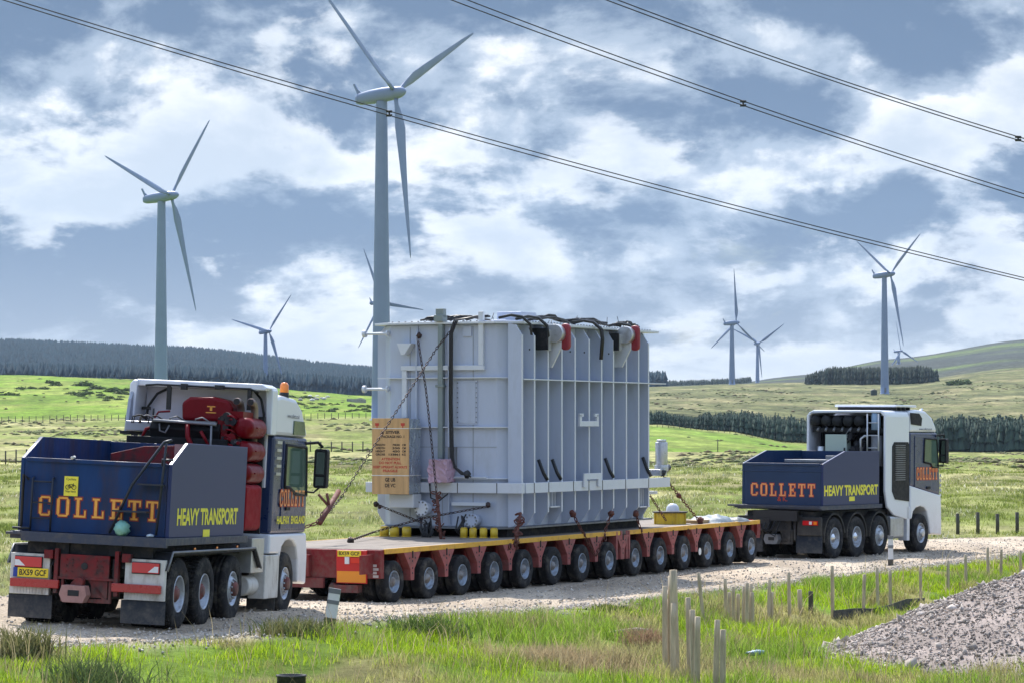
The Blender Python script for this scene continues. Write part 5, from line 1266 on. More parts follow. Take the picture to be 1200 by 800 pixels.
    part('lower_rail', T, Mtl, lambda b: (rectE(b, 532, 575, 588, 592, .12), rectE(b, 534, 572, 558, 561, .1)), .004)
    part('terminal_box', T, M_grey, lambda b: rectE(b, 528, 536, 523, 548, .14), .008)
    # low brackets between ribs
    for pa, pb in ((643, 659), (748, 761)):
        t0, t1 = t_of(pa, .25) + .04, t_of(pb, .25) - .04; zz = z_of(593, t0, .2)
        part('step_bracket', T, Mtl, lambda b: (b.box(t0, t1, Y(.22), Y(ow), zz - .02, zz + .01), [b.box(t0 + q * (t1 - t0) - .012, t0 + q * (t1 - t0) + .012, Y(.3), Y(ow), zz, zz + .42) for q in (.15, .4, .65, .9)]))
    # far end fittings
    VO = o_of(775, tf + .42)
    part('end_vessel', T, M_alu, lambda b: (b.cyl((tf + .42, Y(VO), 2.55), (tf + .42, Y(VO), 3.1), .15, seg=18), b.cyl((tf + .42, Y(VO), 3.1), (tf + .42, Y(VO), 3.16), .12, seg=18), b.cyl((tf + .42, Y(VO), 2.4), (tf + .42, Y(VO), 2.55), .17, seg=18), b.box(tf, tf + .4, Y(VO + .15), Y(VO - .15), 2.3, 2.45)), .01)
    part('end_lug', T, Mtl, lambda b: (b.box(tf, tf + .55, Y(.5), Y(.8), 1.85, 1.92), b.box(tf, tf + .5, Y(.6), Y(.9), 2.28, 2.4)), .005)
    # lid gear and cables
    part('lid_box', T, Mtf, lambda b: (b.box(8.1, 8.9, Y(1.7), Y(1.1), zt + .05, zt + .33), b.box(7.2, 8.1, Y(1.75), Y(1.05), zt + .05, zt + .12), b.box(7.0, 7.1, Y(2.8), Y(2.6), zt + .05, zt + .22)), .01)
    part('lid_cap', T, mat('post_grey_green', (.2, .24, .24), .5), lambda b: b.box(te - .2, te + .05, E(523), E(513), zt + .055, zt + .2), .01)
    def f(b):
        rr = random.Random(3)
        x = te + .1; 
        for k in range(5):
            pts = [(te + .1 + .04 * k, Y(2.7 - .05 * k), zt + .10)]
            for q in range(7): pts.append((te + .15 + q * .08 + rr.uniform(-.03, .03), Y(2.5 - .2 * q + rr.uniform(-.08, .08)), zt + .10 + rr.uniform(0, .10)))
            b.tube(pts, .022, 5)
        for k in range(26):
            p = (rr.uniform(te, tf), Y(rr.uniform(.3, 2.9)), zt + .05); b.tube([p, (p[0] + rr.uniform(-.1, .1), p[1] + rr.uniform(-.1, .1), zt + rr.uniform(.15, .34))], .007, 4)
        # side run along the top edge
        for t0, t1 in ((7.2, 9.0), (9.1, 11.2), (11.9, 13.0)):
            for k in range(4): b.tube([(t0 + (t1 - t0) * q / 8, Y(.35 + .06 * k + .04 * math.sin(q * 2 + k)), zt + .09 + .035 * (k % 2) + rr.uniform(0, .04) + .08 * math.sin(q / 8 * math.pi)) for q in range(9)], .026, 5)
    part('lid_wiring', T, M_cable, f)
    def f(b):
        for (px, pyb, k) in ((622, 384, 1), (641, 396, 2), (704.5, 421, 3), (746, 394, 2)):
            t = t_of(px, .1); z1_ = z_of(pyb, t, .1)
            for q in range(k):
                o = q * .035; b.tube([(t - .9 + o, Y(.42), zt + .1), (t - .45 + o, Y(.36), zt + .17), (t - .15 + o, Y(.24), zt + .14), (t - .02 + o, Y(.10), zt - .02), (t + o, Y(.08), zt - .25), (t + o, Y(.12), z1_)], .032, 6)
        for px in (631, 647, 709, 753):
            t = t_of(px, .3); b.tube([(t, Y(.3), 2.75), (t + .05, Y(.2), 2.45), (t + .12, Y(.14), 2.3)], .04, 6)
    part('drop_cables', T, M_cable, f)
    def f(b):
        for q in range(3):
            o = q * .03
            P = [(te + .6, E(560) , zt + .1), (te - .05, E(556 - q), zt + .14), (te - .16, E(540 - 2 * q), zt + .08), (te - .2, E(532.5) + o - .05, zt - .2), (te - .2, E(532) + o - .05, z_of(470, te, 1)), (te - .2, E(533.5) + o - .05, z_of(535, te, 1)), (te - .24, E(539 + q), z_of(548, te, 1)), (te - .26, E(547 + q * 2), z_of(555, te, 1)), (te - .26, E(556 + q), z_of(556 + q, te, 1))]
            b.tube(P, .02, 6)
        b.tube([(te - .2, E(508), z_of(563, te, 1)), (te - .25, E(511), z_of(583, te, 1)), (te - .25, E(520), z_of(587, te, 1)), (te - .2, E(530), z_of(578, te, 1))], .018, 5)
        b.sphere((te - .28, E(554), z_of(555, te, 1)), .08, 8, 6, .3)
        b.tube([(tf + .1, Y(.2), 2.35), (tf + .5, Y(.3), 2.42), (tf + .75, Y(.3), 2.5)], .08, 6)
    part('main_cables', T, M_cable, f)
    shift(T, O)
    return T
build_transformer()
te = 6.2
def end_items():
    # plywood crate hung on the end face
    x0, x1 = 5.45, 6.03; ya, yb = o_of(436, x0) - TC, o_of(479, x0) - TC; z0, z1 = z_of(578.6, x0, 2.5), z_of(489.5, x0, 2.5); O = ((x0 + x1) / 2, (ya + yb) / 2, z0)
    T = tthing('shipping_crate', 'plywood crate with black and red stencilled writing hung on the transformer end', 'crate', O)
    Mply = mat('plywood', (.56, .34, .155), .7, var=.2, vscale=1.5, stretch=(1, 6, .6), dirt=.12, dirtcol=(.25, .13, .05))
    part('front_panel', T, Mply, lambda b: b.box(x0, x0 + .03, yb, ya, z0, z1), .004)
    part('foil_wrap', T, mat('silver_foil', (.42, .47, .53), .3, .6, dirt=.2, dirtcol=(.25, .28, .32)), lambda b: bumpy_box(b, x0 + .045, x1, yb + .012, ya - .012, z0 + .01, z1 - .02, .012, 5, 12))
    part('lower_box', T, mat('foil_pale', (.55, .57, .6), .5, bump=.6, bscale=8), lambda b: b.box(x0 + .2, x1, yb - .02, ya - .32, z0 - .30, z0 - .004), .02)
    w = ya - yb; h = z1 - z0; xf = x0 - .003
    def L(b, text, u, v, uw, vh, bold=.03): letters(b, text, (xf, ya - u * w, z0 + v * h), (0, -1, 0), (0, 0, 1), uw * w, vh * h, bold)
    def f(b):
        L(b, 'L  SITIVER', .26, .795, .50, .04); L(b, 'PACKAGE NO. 1', .26, .74, .62, .035)
        for k, (a, c, d) in enumerate((('LENGTH', '7830', 'CM'), ('WIDTH', '350', 'CM'), ('HEIGHT', '450', 'CM'), ('GROSS', '133861', 'KG'))):
            v = .635 - .042 * k; L(b, a, .1, v, .26, .028); L(b, c, .56 if k < 3 else .46, v, .2 if k < 3 else .3, .028); L(b, d, .82, v, .1, .028)
        for k in range(2): L(b, 'GE UB' if k else 'DE VC', .36, .09 + .075 * k, .28, .05)
    b = MB(); b.use(M_ink); f(b); b.build('black_stencil', T, fix=False)
    b = MB(); b.use(mat('stencil_red', (.5, .05, .03), .6))
    L(b, 'ATTENTION', .26, .445, .5, .035); L(b, 'DO NOT PULL', .2, .395, .6, .035); L(b, 'KEEP UPRIGHT ALWAYS', .04, .34, .92, .035); L(b, 'FRAGILE', .30, .29, .4, .035)
    for u in (.14, .84):
        y = ya - u * w; z = z0 + .90 * h
        b.prism([(y - .05, z + .06), (y + .05, z + .06), (y + .045, z + .0), (y - .045, z)], 'x', xf - .002, xf); b.prism([(y - .012, z), (y + .012, z), (y + .012, z - .05), (y - .012, z - .05)], 'x', xf - .002, xf)
    b.build('red_stencil', T, fix=False)
    part('strap', T, mat('white_strap', (.7, .68, .62), .6), lambda b: [b.box(x0 - .006, x1, yb - .006, ya + .006, z0 + q * h, z0 + q * h + .018) for q in (.24, .86)])
    shift(T, O)
    # pink wrapped box
    t0 = te - .45; y0, y1 = o_of(501, t0) - TC, o_of(523, t0) - TC; za, zb = z_of(538, t0, 1.3), z_of(565, t0, 1.3)
    b = MB(); b.use(mat('pink_wrap', (.46, .30, .38), .4, bump=1.0, bscale=6, var=.25, vscale=3))
    n = 7; O = ((t0 + te) / 2, (y0 + y1) / 2, zb); rr = random.Random(9)
    bumpy_box(b, -.2, .2, -(y0 - y1) / 2, (y0 - y1) / 2, 0, za - zb, .018, 3, 8)
    o = b.build('wrapped_box'); o.location = tworld(*O); o.rotation_euler = TROT; tag(o, 'small box wrapped in crumpled pinkish plastic on the transformer end', 'box')
    # yellow drum, dome and tarpaulin on the front deck
    x = 16.2; y = o_of(785, 16.2) - TC
    T = tthing('yellow_turntable', 'yellow steel drum with a dark lid standing on the deck in front of the transformer', 'drum', (x, y, 1.07))
    part('drum_body', T, M_yblk, lambda b: b.add(*_octo(.40, .28)), .01); part('lid', T, M_chass, lambda b: b.add(*_octo(.44, .035, .28)), .005)
    part('stiffeners', T, M_yblk, lambda b: [b.box(.40 * math.cos(a) - .02, .40 * math.cos(a) + .02, .40 * math.sin(a) - .02, .40 * math.sin(a) + .02, 0, .27) for a in np.linspace(0, 2 * math.pi, 9)])
    b = MB(); b.use(M_white, True); b.lathe([(.001, .2), (.09, .18), (.15, .11), (.17, 0)], (0, 0, 0), 'z', 18); o = b.build('white_dome'); o.location = tworld(x + .05, y - .05, 1.385); tag(o, 'small white dome sitting on the yellow drum', 'cap')
    for k, (dx, dy, s, lab) in enumerate(((18.0, o_of(832, 18.0) - TC, .72, 'large silvery tarpaulin heap on the front of the trailer deck, nearer the drum'), (18.9, o_of(862, 18.9) - TC, .45, 'smaller pale tarpaulin roll on the front deck, nearer the front lorry'))):
        b = MB(); b.use(mat('tarpaulin', (.17, .20, .22), .5, bump=1.0, bscale=3, var=.6, vscale=1.5)); rr = np.random.default_rng(k)
        nx, ny = 34, 20; V = []
        for i in range(nx):
            for j in range(ny):
                u, v = i / (nx - 1) * 2 - 1, j / (ny - 1) * 2 - 1; r = max(0, 1 - (abs(u) ** 2.5 + abs(v) ** 2.5)); h = .26 * s * r ** .5 * (.55 + .75 * float(fbm(u * 2.4 + 3 * k, v * 2.4, 3, 5)))
                V.append((u * .85 * s, v * .7 * s, h))
        b.add(V, [(i * ny + j, (i + 1) * ny + j, (i + 1) * ny + j + 1, i * ny + j + 1) for i in range(nx - 1) for j in range(ny - 1)], True)
        o = b.build('tarpaulin'); o.location = tworld(dx, dy, 1.072); o.rotation_euler = TROT; tag(o, lab, 'tarpaulin')
    b = MB(); b.use(mat('timber_pack', (.42, .30, .16), .8)); b.box(-.9, .9, -.1, .1, 0, .08); b.box(-.5, .8, .25, .4, 0, .07); o = b.build('timber_batten', None, .01); o.location = tworld(17.6, -1.3, 1.072); o.rotation_euler = TROT; tag(o, 'pale timber packing lying along the deck edge by the yellow drum', 'timber')
def _octo(r, h, z=0):
    n = 12; V = [(r * math.cos(2 * math.pi * k / n), r * math.sin(2 * math.pi * k / n), z + q * h) for q in (0, 1) for k in range(n)]
    return V, [tuple(range(n - 1, -1, -1)), tuple(range(n, 2 * n))] + [(k, (k + 1) % n, n + (k + 1) % n, n + k) for k in range(n)]
end_items()

def chain(name, label, pts, r=.028, n=None, mat_=None, cat='chain', parts=()):
    r *= .62; parts = [(p_, q_ * .75) for p_, q_ in parts]
    pts = [Vector(p) for p in pts]; O = pts[0].copy(); b = MB(); b.use(mat_ or M_rust)
    for a, c in zip(pts[:-1], pts[1:]):
        L_ = (c - a).length; r = r * .6 if False else r; k = max(2, int(L_ / (r * 4.2))); d = (c - a).normalized(); s1 = d.orthogonal().normalized(); s2 = d.cross(s1)
        for i in range(k):
            m_ = a + (c - a) * ((i + .5) / k); h = L_ / k * .62; sd = s1 if i % 2 else s2
            ring = [m_ + d * (h * math.cos(t)) + sd * (r * 1.1 * math.sin(t)) - O for t in np.linspace(0, 2 * math.pi, 9)]
            b.tube(ring, r * .42, 5)
    for p, rr_ in parts: b.sphere(Vector(p) - O, rr_, 9, 7, .25)
    o = b.build(name); o.location = O; tag(o, label, cat); return o
Y = lambda off: off - TC
def PT(px, py, t): o = o_of(px, t); return tworld(t, Y(o), z_of(py, t, o))
def PS(px, py, off): t = t_of(px, off); return tworld(t, Y(off), z_of(py, t, off))
M_chain = mat('oily_chain', (.035, .028, .028), .5, .4, dirt=.5, dirtcol=(.13, .05, .035), dscale=12)
chain('lashing_chain', 'long chain running up from the rear deck corner across the crate to the transformer top', [PT(385, 600, 1.0), PT(400, 582, 2.0), PT(513, 406, 5.9), PT(528, 388, 6.0)], .035, mat_=M_chain)
chain('lashing_chain', 'slack chain with a hook hanging at the rear left deck corner beside the cab', [tworld(-.3, 1.3, 1.1), PT(372, 612, .3), PT(381, 596, .8)], .05, mat_=M_rust, parts=[(tworld(-.3, 1.35, 1.15), .16), (tworld(-.2, 1.2, 1.12), .12)])
b = MB(); b.use(M_rust); A = PT(375, 612, .3); B_ = PT(397, 575, 1.6); b.tube([A, (A + B_) / 2, B_], .055, 8); Cc_ = (A + B_) / 2; b.tube([Cc_, Cc_ + Vector((-.05, 0, .28))], .03, 6); b.tube([Cc_, Cc_ + Vector((-.22, 0, .26))], .03, 6); tag(b.build('turnbuckle'), 'rusty red turnbuckle on the long chain beside the left cab', 'turnbuckle')
chain('lashing_chain', 'vertical chain hanging past the pink box down to the deck', [PT(490, 400, 6.0), PT(499, 455, 5.75), PT(506, 520, 5.55), PT(512, 580, 5.3)], .035, mat_=M_chain, parts=[(PT(491, 393, 6.05), .09)])
def clump_chain(label, p0, p1, seed):
    rr = random.Random(seed); b = MB(); b.use(M_rust); p0, p1 = Vector(p0), Vector(p1)
    for k in range(22):
        c = p0.lerp(p1, rr.random()) + Vector((rr.uniform(-.07, .07), rr.uniform(-.07, .07), rr.uniform(-.05, .05))) ; d = Vector((rr.uniform(-1, 1), rr.uniform(-1, 1), rr.uniform(-1.2, 1))).normalized() * .07; s = d.orthogonal().normalized() * .035
        b.tube([c + d * math.cos(t) + s * math.sin(t) - p0 for t in np.linspace(0, 6.283, 9)], .014, 5)
    b.tube([Vector((0, 0, 0)), p1 - p0], .035, 7)
    o = b.build('chain_tensioner'); o.location = p0; tag(o, label, 'tensioner')
clump_chain('knotted rusty tensioner hanging from the vertical chain under the pink box', PT(512, 578, 5.3), PT(517, 632, 4.9), 3)
clump_chain('rusty chain tensioner on the trailer edge at the transformer near corner', PS(610, 600, .05), PS(603, 640, -.01), 4)
chain('lashing_chain', 'dark chain slanting from the transformer left edge to the white flange', [PT(441, 590, 5.9), PT(498, 613, 5.5)], .035, mat_=M_chain, parts=[(PT(441, 590, 5.9), .08), (PT(445, 593, 5.9), .06)])
chain('lashing_chain', 'rising chain from the rear deck past the white flange to the grey flange', [tworld(2.3, .5, 1.12), PT(440, 622, 4.6), PT(498, 606, 5.6), PT(570, 593, 6.0)], .035, mat_=M_chain, parts=[(PT(572, 591, 6.0), .08), (tworld(2.3, .5, 1.12), .09)])
b = MB(); b.use(M_cable); rr = random.Random(2)
for k in range(12):
    p = PT(rr.uniform(492, 505), rr.uniform(605, 614), 5.75); q = PT(rr.uniform(494, 506), 632, 5.6); m_ = (p + q) / 2 + Vector((rr.uniform(-.1, .1), 0, 0)); b.tube([p, m_, q], .02, 5)
for k in range(9):
    p = PT(rr.uniform(528, 556), rr.uniform(600, 606), 5.95); q = PT(rr.uniform(535, 556), rr.uniform(618, 626), 5.9); b.tube([p, (p + q) / 2 + Vector((rr.uniform(-.15, .15), 0, -.1)), q], .018, 5)
tag(b.build('cable_bundle'), 'tangle of black cables hanging under the white and grey flanges', 'cables')
trip = [((671, 601), (697, 650)), ((716, 601), (699, 650)), ((745, 601), (756, 640))]
for k, (a, c) in enumerate(trip):
    o = chain('lashing_chain', ['rusty chain of the V on the trailer side, left arm', 'rusty chain of the V on the trailer side, right arm', 'single rusty chain down the trailer side near the transformer front corner'][k], [PS(*a, .1), PS(c[0], c[1], -.06)], .045, mat_=M_rust, parts=[(PS(*a, .1), .10), (PS((a[0] + c[0]) / 2, (a[1] + c[1]) / 2, .02), .07)])
x = 14.6
chain('lashing_chain', 'chain slanting down from the transformer front end to the deck by the drum', [tworld(14.35, -1.45, 2.3), tworld(16.6, -1.5, 1.12)], .045, mat_=M_rust, parts=[(tworld(15.3, -1.47, 1.80), .08), (tworld(16.6, -1.5, 1.15), .12)])
chain('lashing_chain', 'short crossing chain at the transformer front end above the yellow drum', [tworld(14.4, -1.0, 1.95), tworld(14.9, -1.3, 1.2)], .04, mat_=M_rust)

# ---------------------------------------------------------------- turbines
M_turb = mat('turbine_shaded_white', (.20, .255, .38), .45, var=.05, vscale=.3)  # white paint with its blue-grey shade put into the colour
def turbine(label, hub, D, yaw, con, ph, base_y=None, grp=None, Rr=33.0, blades_=3):
    yaw, tilt, con, ph = R(yaw), R(5), R(con), R(ph)
    H = Vector(((hub[0] - 600) / F * D, D, CAMZ + (500 - hub[1]) / F * D))
    a = Vector((math.cos(yaw) * math.cos(tilt), math.sin(yaw) * math.cos(tilt), math.sin(tilt))); h = Vector((-math.sin(yaw), math.cos(yaw), 0)); u = a.cross(h)
    bx, by = H.x - a.x * 3.2, H.y - a.y * 3.2; gz = g1(bx, by)
    T = thing('wind_turbine', label, 'wind turbine', (bx, by, gz), (0, 0, 0), grp)
    ht = H.z - gz - 1.5
    def f(b):
        n = 14; pr = [(1.95 - .85 * (k / n) ** .9, ht * k / n) for k in range(n + 1)]; b.lathe([(2.3, -.5), (2.3, .15), (1.95, .15)] + pr[1:], (0, 0, 0), 'z', 36)
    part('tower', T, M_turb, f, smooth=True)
    part('tower_door', T, M_grey, lambda b: b.box(-.45, .45, -2.02, -1.9, .8, 2.9), .02)
    M = Matrix((a, h, u)).transposed().to_4x4(); M.translation = H - T.location
    nb = bpy.data.objects.new
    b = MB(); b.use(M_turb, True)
    # nacelle: rounded body, drooping slightly to the back
    st = [(.6, .95, 0), (-.3, 1.25, 0), (-2.5, 1.4, -.02), (-5.5, 1.35, -.06), (-8.2, 1.15, -.12), (-8.9, .85, -.15)]
    vs = []; sg = 16
    for x_, r_, dz in st:
        for k in range(sg):
            t = 2 * math.pi * k / sg; cx_, sx_ = math.cos(t), math.sin(t); q = (abs(cx_) ** 3 + abs(sx_) ** 3) ** (-1 / 3); vs.append(M @ Vector((x_, r_ * cx_ * q * .95, r_ * sx_ * q + dz)))
    b.add(vs, [(i * sg + k, i * sg + (k + 1) % sg, (i + 1) * sg + (k + 1) % sg, (i + 1) * sg + k) for i in range(len(st) - 1) for k in range(sg)] + [tuple(range(sg)), tuple((len(st) - 1) * sg + k for k in range(sg))], True)
    nc = b.build('nacelle', T)
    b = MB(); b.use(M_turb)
    pts = [(-7.6, 1.0), (-8.7, .8), (-9.6, 3.0), (-9.2, 3.1), (-8.6, 1.9)]
    vs = [M @ Vector((p[0], s * .18, p[1])) for s in (-1, 1) for p in pts]; n = 5
    b.add(vs, [tuple(range(n)), tuple(range(n, 2 * n))] + [(i, (i + 1) % n, n + (i + 1) % n, n + i) for i in range(n)], False); b.build('tail_fin', nc)
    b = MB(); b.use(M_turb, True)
    pr = [(.55, -.1), (1.15, .3), (1.25, 1.2), (1.1, 2.1), (.7, 2.9), (.3, 3.25), (.01, 3.35)]
    vs = []
    for r_, x_ in pr:
        for k in range(20): t = 2 * math.pi * k / 20; vs.append(M @ Vector((x_ - .9, r_ * math.cos(t), r_ * math.sin(t))))
    b.add(vs, [(i * 20 + k, i * 20 + (k + 1) % 20, (i + 1) * 20 + (k + 1) % 20, (i + 1) * 20 + k) for i in range(len(pr) - 1) for k in range(20)], True); b.build('hub', T)
    for k in range(blades_):
        p = ph + k * 2 * math.pi / 3; d = Vector((math.sin(con), math.cos(con) * math.sin(p), math.cos(con) * math.cos(p))).normalized()
        ed = Vector((1, 0, 0)).cross(d).normalized(); fl_ = d.cross(ed)
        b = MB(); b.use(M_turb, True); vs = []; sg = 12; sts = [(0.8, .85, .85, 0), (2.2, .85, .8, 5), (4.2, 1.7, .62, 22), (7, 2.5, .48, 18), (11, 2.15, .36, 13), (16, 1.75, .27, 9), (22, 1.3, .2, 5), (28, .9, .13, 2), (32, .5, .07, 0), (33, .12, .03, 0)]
        for (r_, ch, th_, tw) in sts:
            tw = R(tw + 4); e1 = ed * math.cos(tw) + fl_ * math.sin(tw); e2 = -ed * math.sin(tw) + fl_ * math.cos(tw)
            for q in range(sg):
                t = 2 * math.pi * q / sg; vs.append(M @ (d * (r_ * Rr / 33) + e1 * (ch * (.5 * math.cos(t) + (.16 if r_ > 3 else 0)) ) + e2 * (th_ * .5 * math.sin(t) * (1 if math.cos(t) < 0.3 or r_ < 3 else .6))))
        b.add(vs, [(i * sg + q, i * sg + (q + 1) % sg, (i + 1) * sg + (q + 1) % sg, (i + 1) * sg + q) for i in range(len(sts) - 1) for q in range(sg)] + [tuple(range(sg)), tuple((len(sts) - 1) * sg + q for q in range(sg))], True); b.build('blade', T)
    return T
turbine('tallest wind turbine, rising directly behind the left end of the grey transformer', (463, 108), 583, -30, 3, 63)
turbine('large wind turbine standing behind the left lorry cab', (200, 229), 825, -26, 0, 45)
turbine('small distant turbine between the left lorry beacon and the crate', (315, 388), 1925, -42, 0, 42)
turbine('mid-sized turbine on the moor above the front lorry with a kiosk at its foot', (1044, 321), 1343, -38, 3, 54)
turbine('turbine with one blade straight up, left of the pair right of the load', (863, 378), 1810, 30, 0, 117)
turbine('smaller turbine just right of the one with an upright blade', (889.5, 402), 2850, 58, 0, 63)
turbine('tiny far turbine low beside the tower of the kiosk turbine', (1056, 411), 3210, -42, 0, 111)
turbine('turbine mostly hidden behind the tallest tower, one blade tip showing left', (447, 354), 1690, 48, 0, 21)
x, y = at(1024, 1300); T = thing('kiosk', 'small dark electrical kiosk at the foot of the moor turbine', 'kiosk', (x, y, g1(x, y)))
part('kiosk_body', T, mat('kiosk_green', (.03, .045, .04), .6), lambda b: b.box(-1.3, 1.3, -1.0, 1.0, -.3, 2.2), .05); part('kiosk_roof', T, M_grey, lambda b: b.prism([(-1.45, 2.2), (1.45, 2.2), (0, 2.7)], 'y', -1.1, 1.1))
# ---------------------------------------------------------------- overhead lines
def line_pts(ctrl, D0, D1, dy=0.0, n=90, x0=-260, x1=1460):
    c = np.polyfit([p[0] for p in ctrl], [p[1] for p in ctrl], 2); out = []
    for q in np.linspace(0, 1, n):
        k0, k1 = (x0 - 600) / F, (x1 - 600) / F; XA, XB = k0 * D0, k1 * D1; X = XA + (XB - XA) * q; D = D0 + (D1 - D0) * q; px = 600 + X / D * F
        out.append(Vector((X, D, CAMZ + (500 - np.polyval(c, px)) / F * D + dy)))
    return out
lines = [('lowest', [(12, -1), (410, 113), (467, 131), (600, 171), (770, 221), (1200, 324)], [(12, 3), (410, 119), (467, 137), (600, 175), (770, 225), (1200, 327.5)], 105, 140, [463]),
         ('middle', [(535, -5), (600, 17), (873, 119), (1200, 226.5)], [(535, 2), (600, 24), (873, 124), (1200, 231.5)], 95, 130, [873]),
         ('highest', [(720, -3), (1010, 101), (1195, 160)], [(720, 2), (1010, 105), (1195, 164)], 90, 125, [1196])]
M_wire = mat('conductor', (.03, .032, .035), .6, .3)
for nm, c1, c2, D0, D1, sp in lines:
    P1, P2 = line_pts(c1, D0, D1), line_pts(c2, D0, D1)
    for w_, P in (('upper', P1), ('lower', P2)):
        b = MB(); b.use(M_wire); b.tube([p - P[0] for p in P], .021, 6); o = b.build('overhead_cable'); o.location = P[0]; tag(o, f'{w_} wire of the {nm} pair of overhead cables crossing the sky', 'cable', 'overhead cables')
    for sx in sp:
        i = min(range(len(P1)), key=lambda i: abs(600 + P1[i].x / P1[i].y * F - sx)); a = P1[i]; i2 = min(range(len(P2)), key=lambda i: abs(600 + P2[i].x / P2[i].y * F - (sx - 9))); c = P2[i2]
        b = MB(); b.use(M_wire); b.tube([a - a, c - a + Vector((0, 0, -.03))], .035, 6); b.cyl((-.12, 0, .0), (.12, 0, -.02), .05, seg=8); b.cyl(c - a + Vector((-.12, 0, 0)), c - a + Vector((.12, 0, 0)), .05, seg=8)
        o = b.build('line_spacer'); o.location = a; tag(o, f'small dark spacer clamp on the {nm} pair of overhead cables', 'spacer')
# ---------------------------------------------------------------- posts
def ground_hit(px, py, lo=37, hi=150):
    D = np.arange(lo, hi, .05); x = (px - 600) / F * D; e = 500 + (CAMZ - G(x, D)) / D * F - py
    k = np.where(np.abs(e) < 1.0)[0]
    k = k[0] if len(k) else int(np.argmin(np.abs(e)))
    return float(x[k]), float(D[k])
Mpost = mat('weathered_timber', (.46, .37, .255), .85, var=.3, vscale=4, stretch=(4, 4, .5), dirt=.3, dirtcol=(.12, .10, .07), dscale=6)
Mpostd = mat('dark_timber', (.07, .065, .05), .85, var=.3, vscale=4)
posts = [(779, 685, 788), (782.5, 700, 786), (785.5, 673, 787), (791, 666, 792), (788.5, 705, 793), (808, 698, 790), (813, 713, 800), (816, 721, 803), (838, 725, 804), (846, 736, 807), (824, 669, 728), (850.5, 676, 722), (855, 692, 725), (859.5, 685, 727), (864.5, 694, 727), (870.5, 685, 729), (874.5, 681, 731), (879, 682, 730), (881.5, 692, 731), (900, 677, 725), (903.5, 692, 725), (924.5, 669, 723), (937, 689, 719), (949.5, 691, 717), (975, 661, 722), (1011, 671, 718), (1028, 663, 716), (1042.5, 667, 712), (1078, 662, 703), (1110, 655, 691), (1131, 648, 684), (1157, 640, 677), (1172, 642, 674), (1195, 643, 671)]
rr = random.Random(11)
for i, (px, yt, yb) in enumerate(posts):
    x, y = ground_hit(px, yb); z = g1(x, y); h = (yb - yt) / F * y + .0
    rad = .042 if i < 10 else .036
    if i == 3: rad = .06
    if i in (22, 23): rad = .05
    lean = (-.10 if i == 10 else rr.uniform(-.03, .03)); ly = rr.uniform(-.03, .03)
    b = MB(); b.use(Mpostd if i in (23,) else Mpost)
    n = 5; b.tube([(lean * h * k / n, ly * h * k / n, -.25 * (k == 0) + h * k / n) for k in range(n + 1)], rad, 9, [1.05, 1.03, 1, .98, .97, .94])
    o = b.build('fence_post'); o.location = (x, y, z)
    if i < 10: lab = ordinal(i) + ' from the left of the ten tall stakes in the foreground clump'; g = 'tall stakes in the foreground clump'
    elif i == 10: lab = 'single leaning stake behind the foreground clump'; g = 'stakes along the verge'
    elif i < 19: lab = ordinal(i - 11) + ' from the left of the eight short stakes bunched beside the leaning one'; g = 'stakes along the verge'
    else: lab = ordinal(i - 19) + ' stake along the verge, counted rightwards from the bunch towards the gravel heap'; g = 'stakes along the verge'
    tag(o, lab, 'post', g)
for i, px in enumerate((1121.5, 1145, 1168, 1191)):
    x, y = ground_hit(px, 624, 88, 140); b = MB(); b.use(Mpostd); b.tube([(0, 0, -.2), (0.01, 0, .35), (0, 0, .72 + .05 * (i % 2))], .065, 9); o = b.build('fence_post'); o.location = (x, y, g1(x, y)); tag(o, ordinal(i) + ' dark post beyond the road to the right of the front lorry', 'post', 'dark posts beyond the road')
def marker(px, yt, yb, lean, label, wid=.12):
    x, y = ground_hit(px, yb); h = (yb - yt) / F * y; T = thing('marker_post', label, 'marker post', (x, y, g1(x, y)), (0, lean, 0))
    part('post_body', T, mat('marker_white', (.66, .66, .68), .5, dirt=.25, dirtcol=(.35, .33, .3)), lambda b: b.rbox(-wid / 2, wid / 2, -.03, .03, .16, h - .08, .02, 'z'), .005)
    part('black_base', T, M_black, lambda b: b.rbox(-wid / 2 - .004, wid / 2 + .004, -.035, .035, -.2, h * .24, .02, 'z'))
    part('reflector_band', T, mat('band_grey', (.16, .17, .19), .5), lambda b: b.rbox(-wid / 2 - .003, wid / 2 + .003, -.034, .034, h * .60, h * .70, .02, 'z'))
    part('cap', T, mat('band_grey', (.16, .17, .19), .5), lambda b: b.rbox(-wid / 2 - .003, wid / 2 + .003, -.034, .034, h - .08, h, .02, 'z'))
marker(386, 687, 733, R(9), 'leaning white marker post with grey bands at the road edge by the left cab', .19)
marker(1043, 626, 662, 0, 'upright white marker post with black base in front of the right lorry', .13)
x, y = at(342, 38.0); z = g1(x, y); T = thing('plastic_pipe', 'top of a black plastic pipe in the grass at the bottom edge', 'pipe', (x, y, z)); hh = CAMZ - 291 / F * 38 - z
part('pipe_wall', T, M_flap, lambda b: b.lathe([(.185, -.2), (.185, hh), (.195, hh), (.195, hh + .02), (.16, hh + .02), (.16, -.2)], (0, 0, 0), 'z', 28), smooth=True)
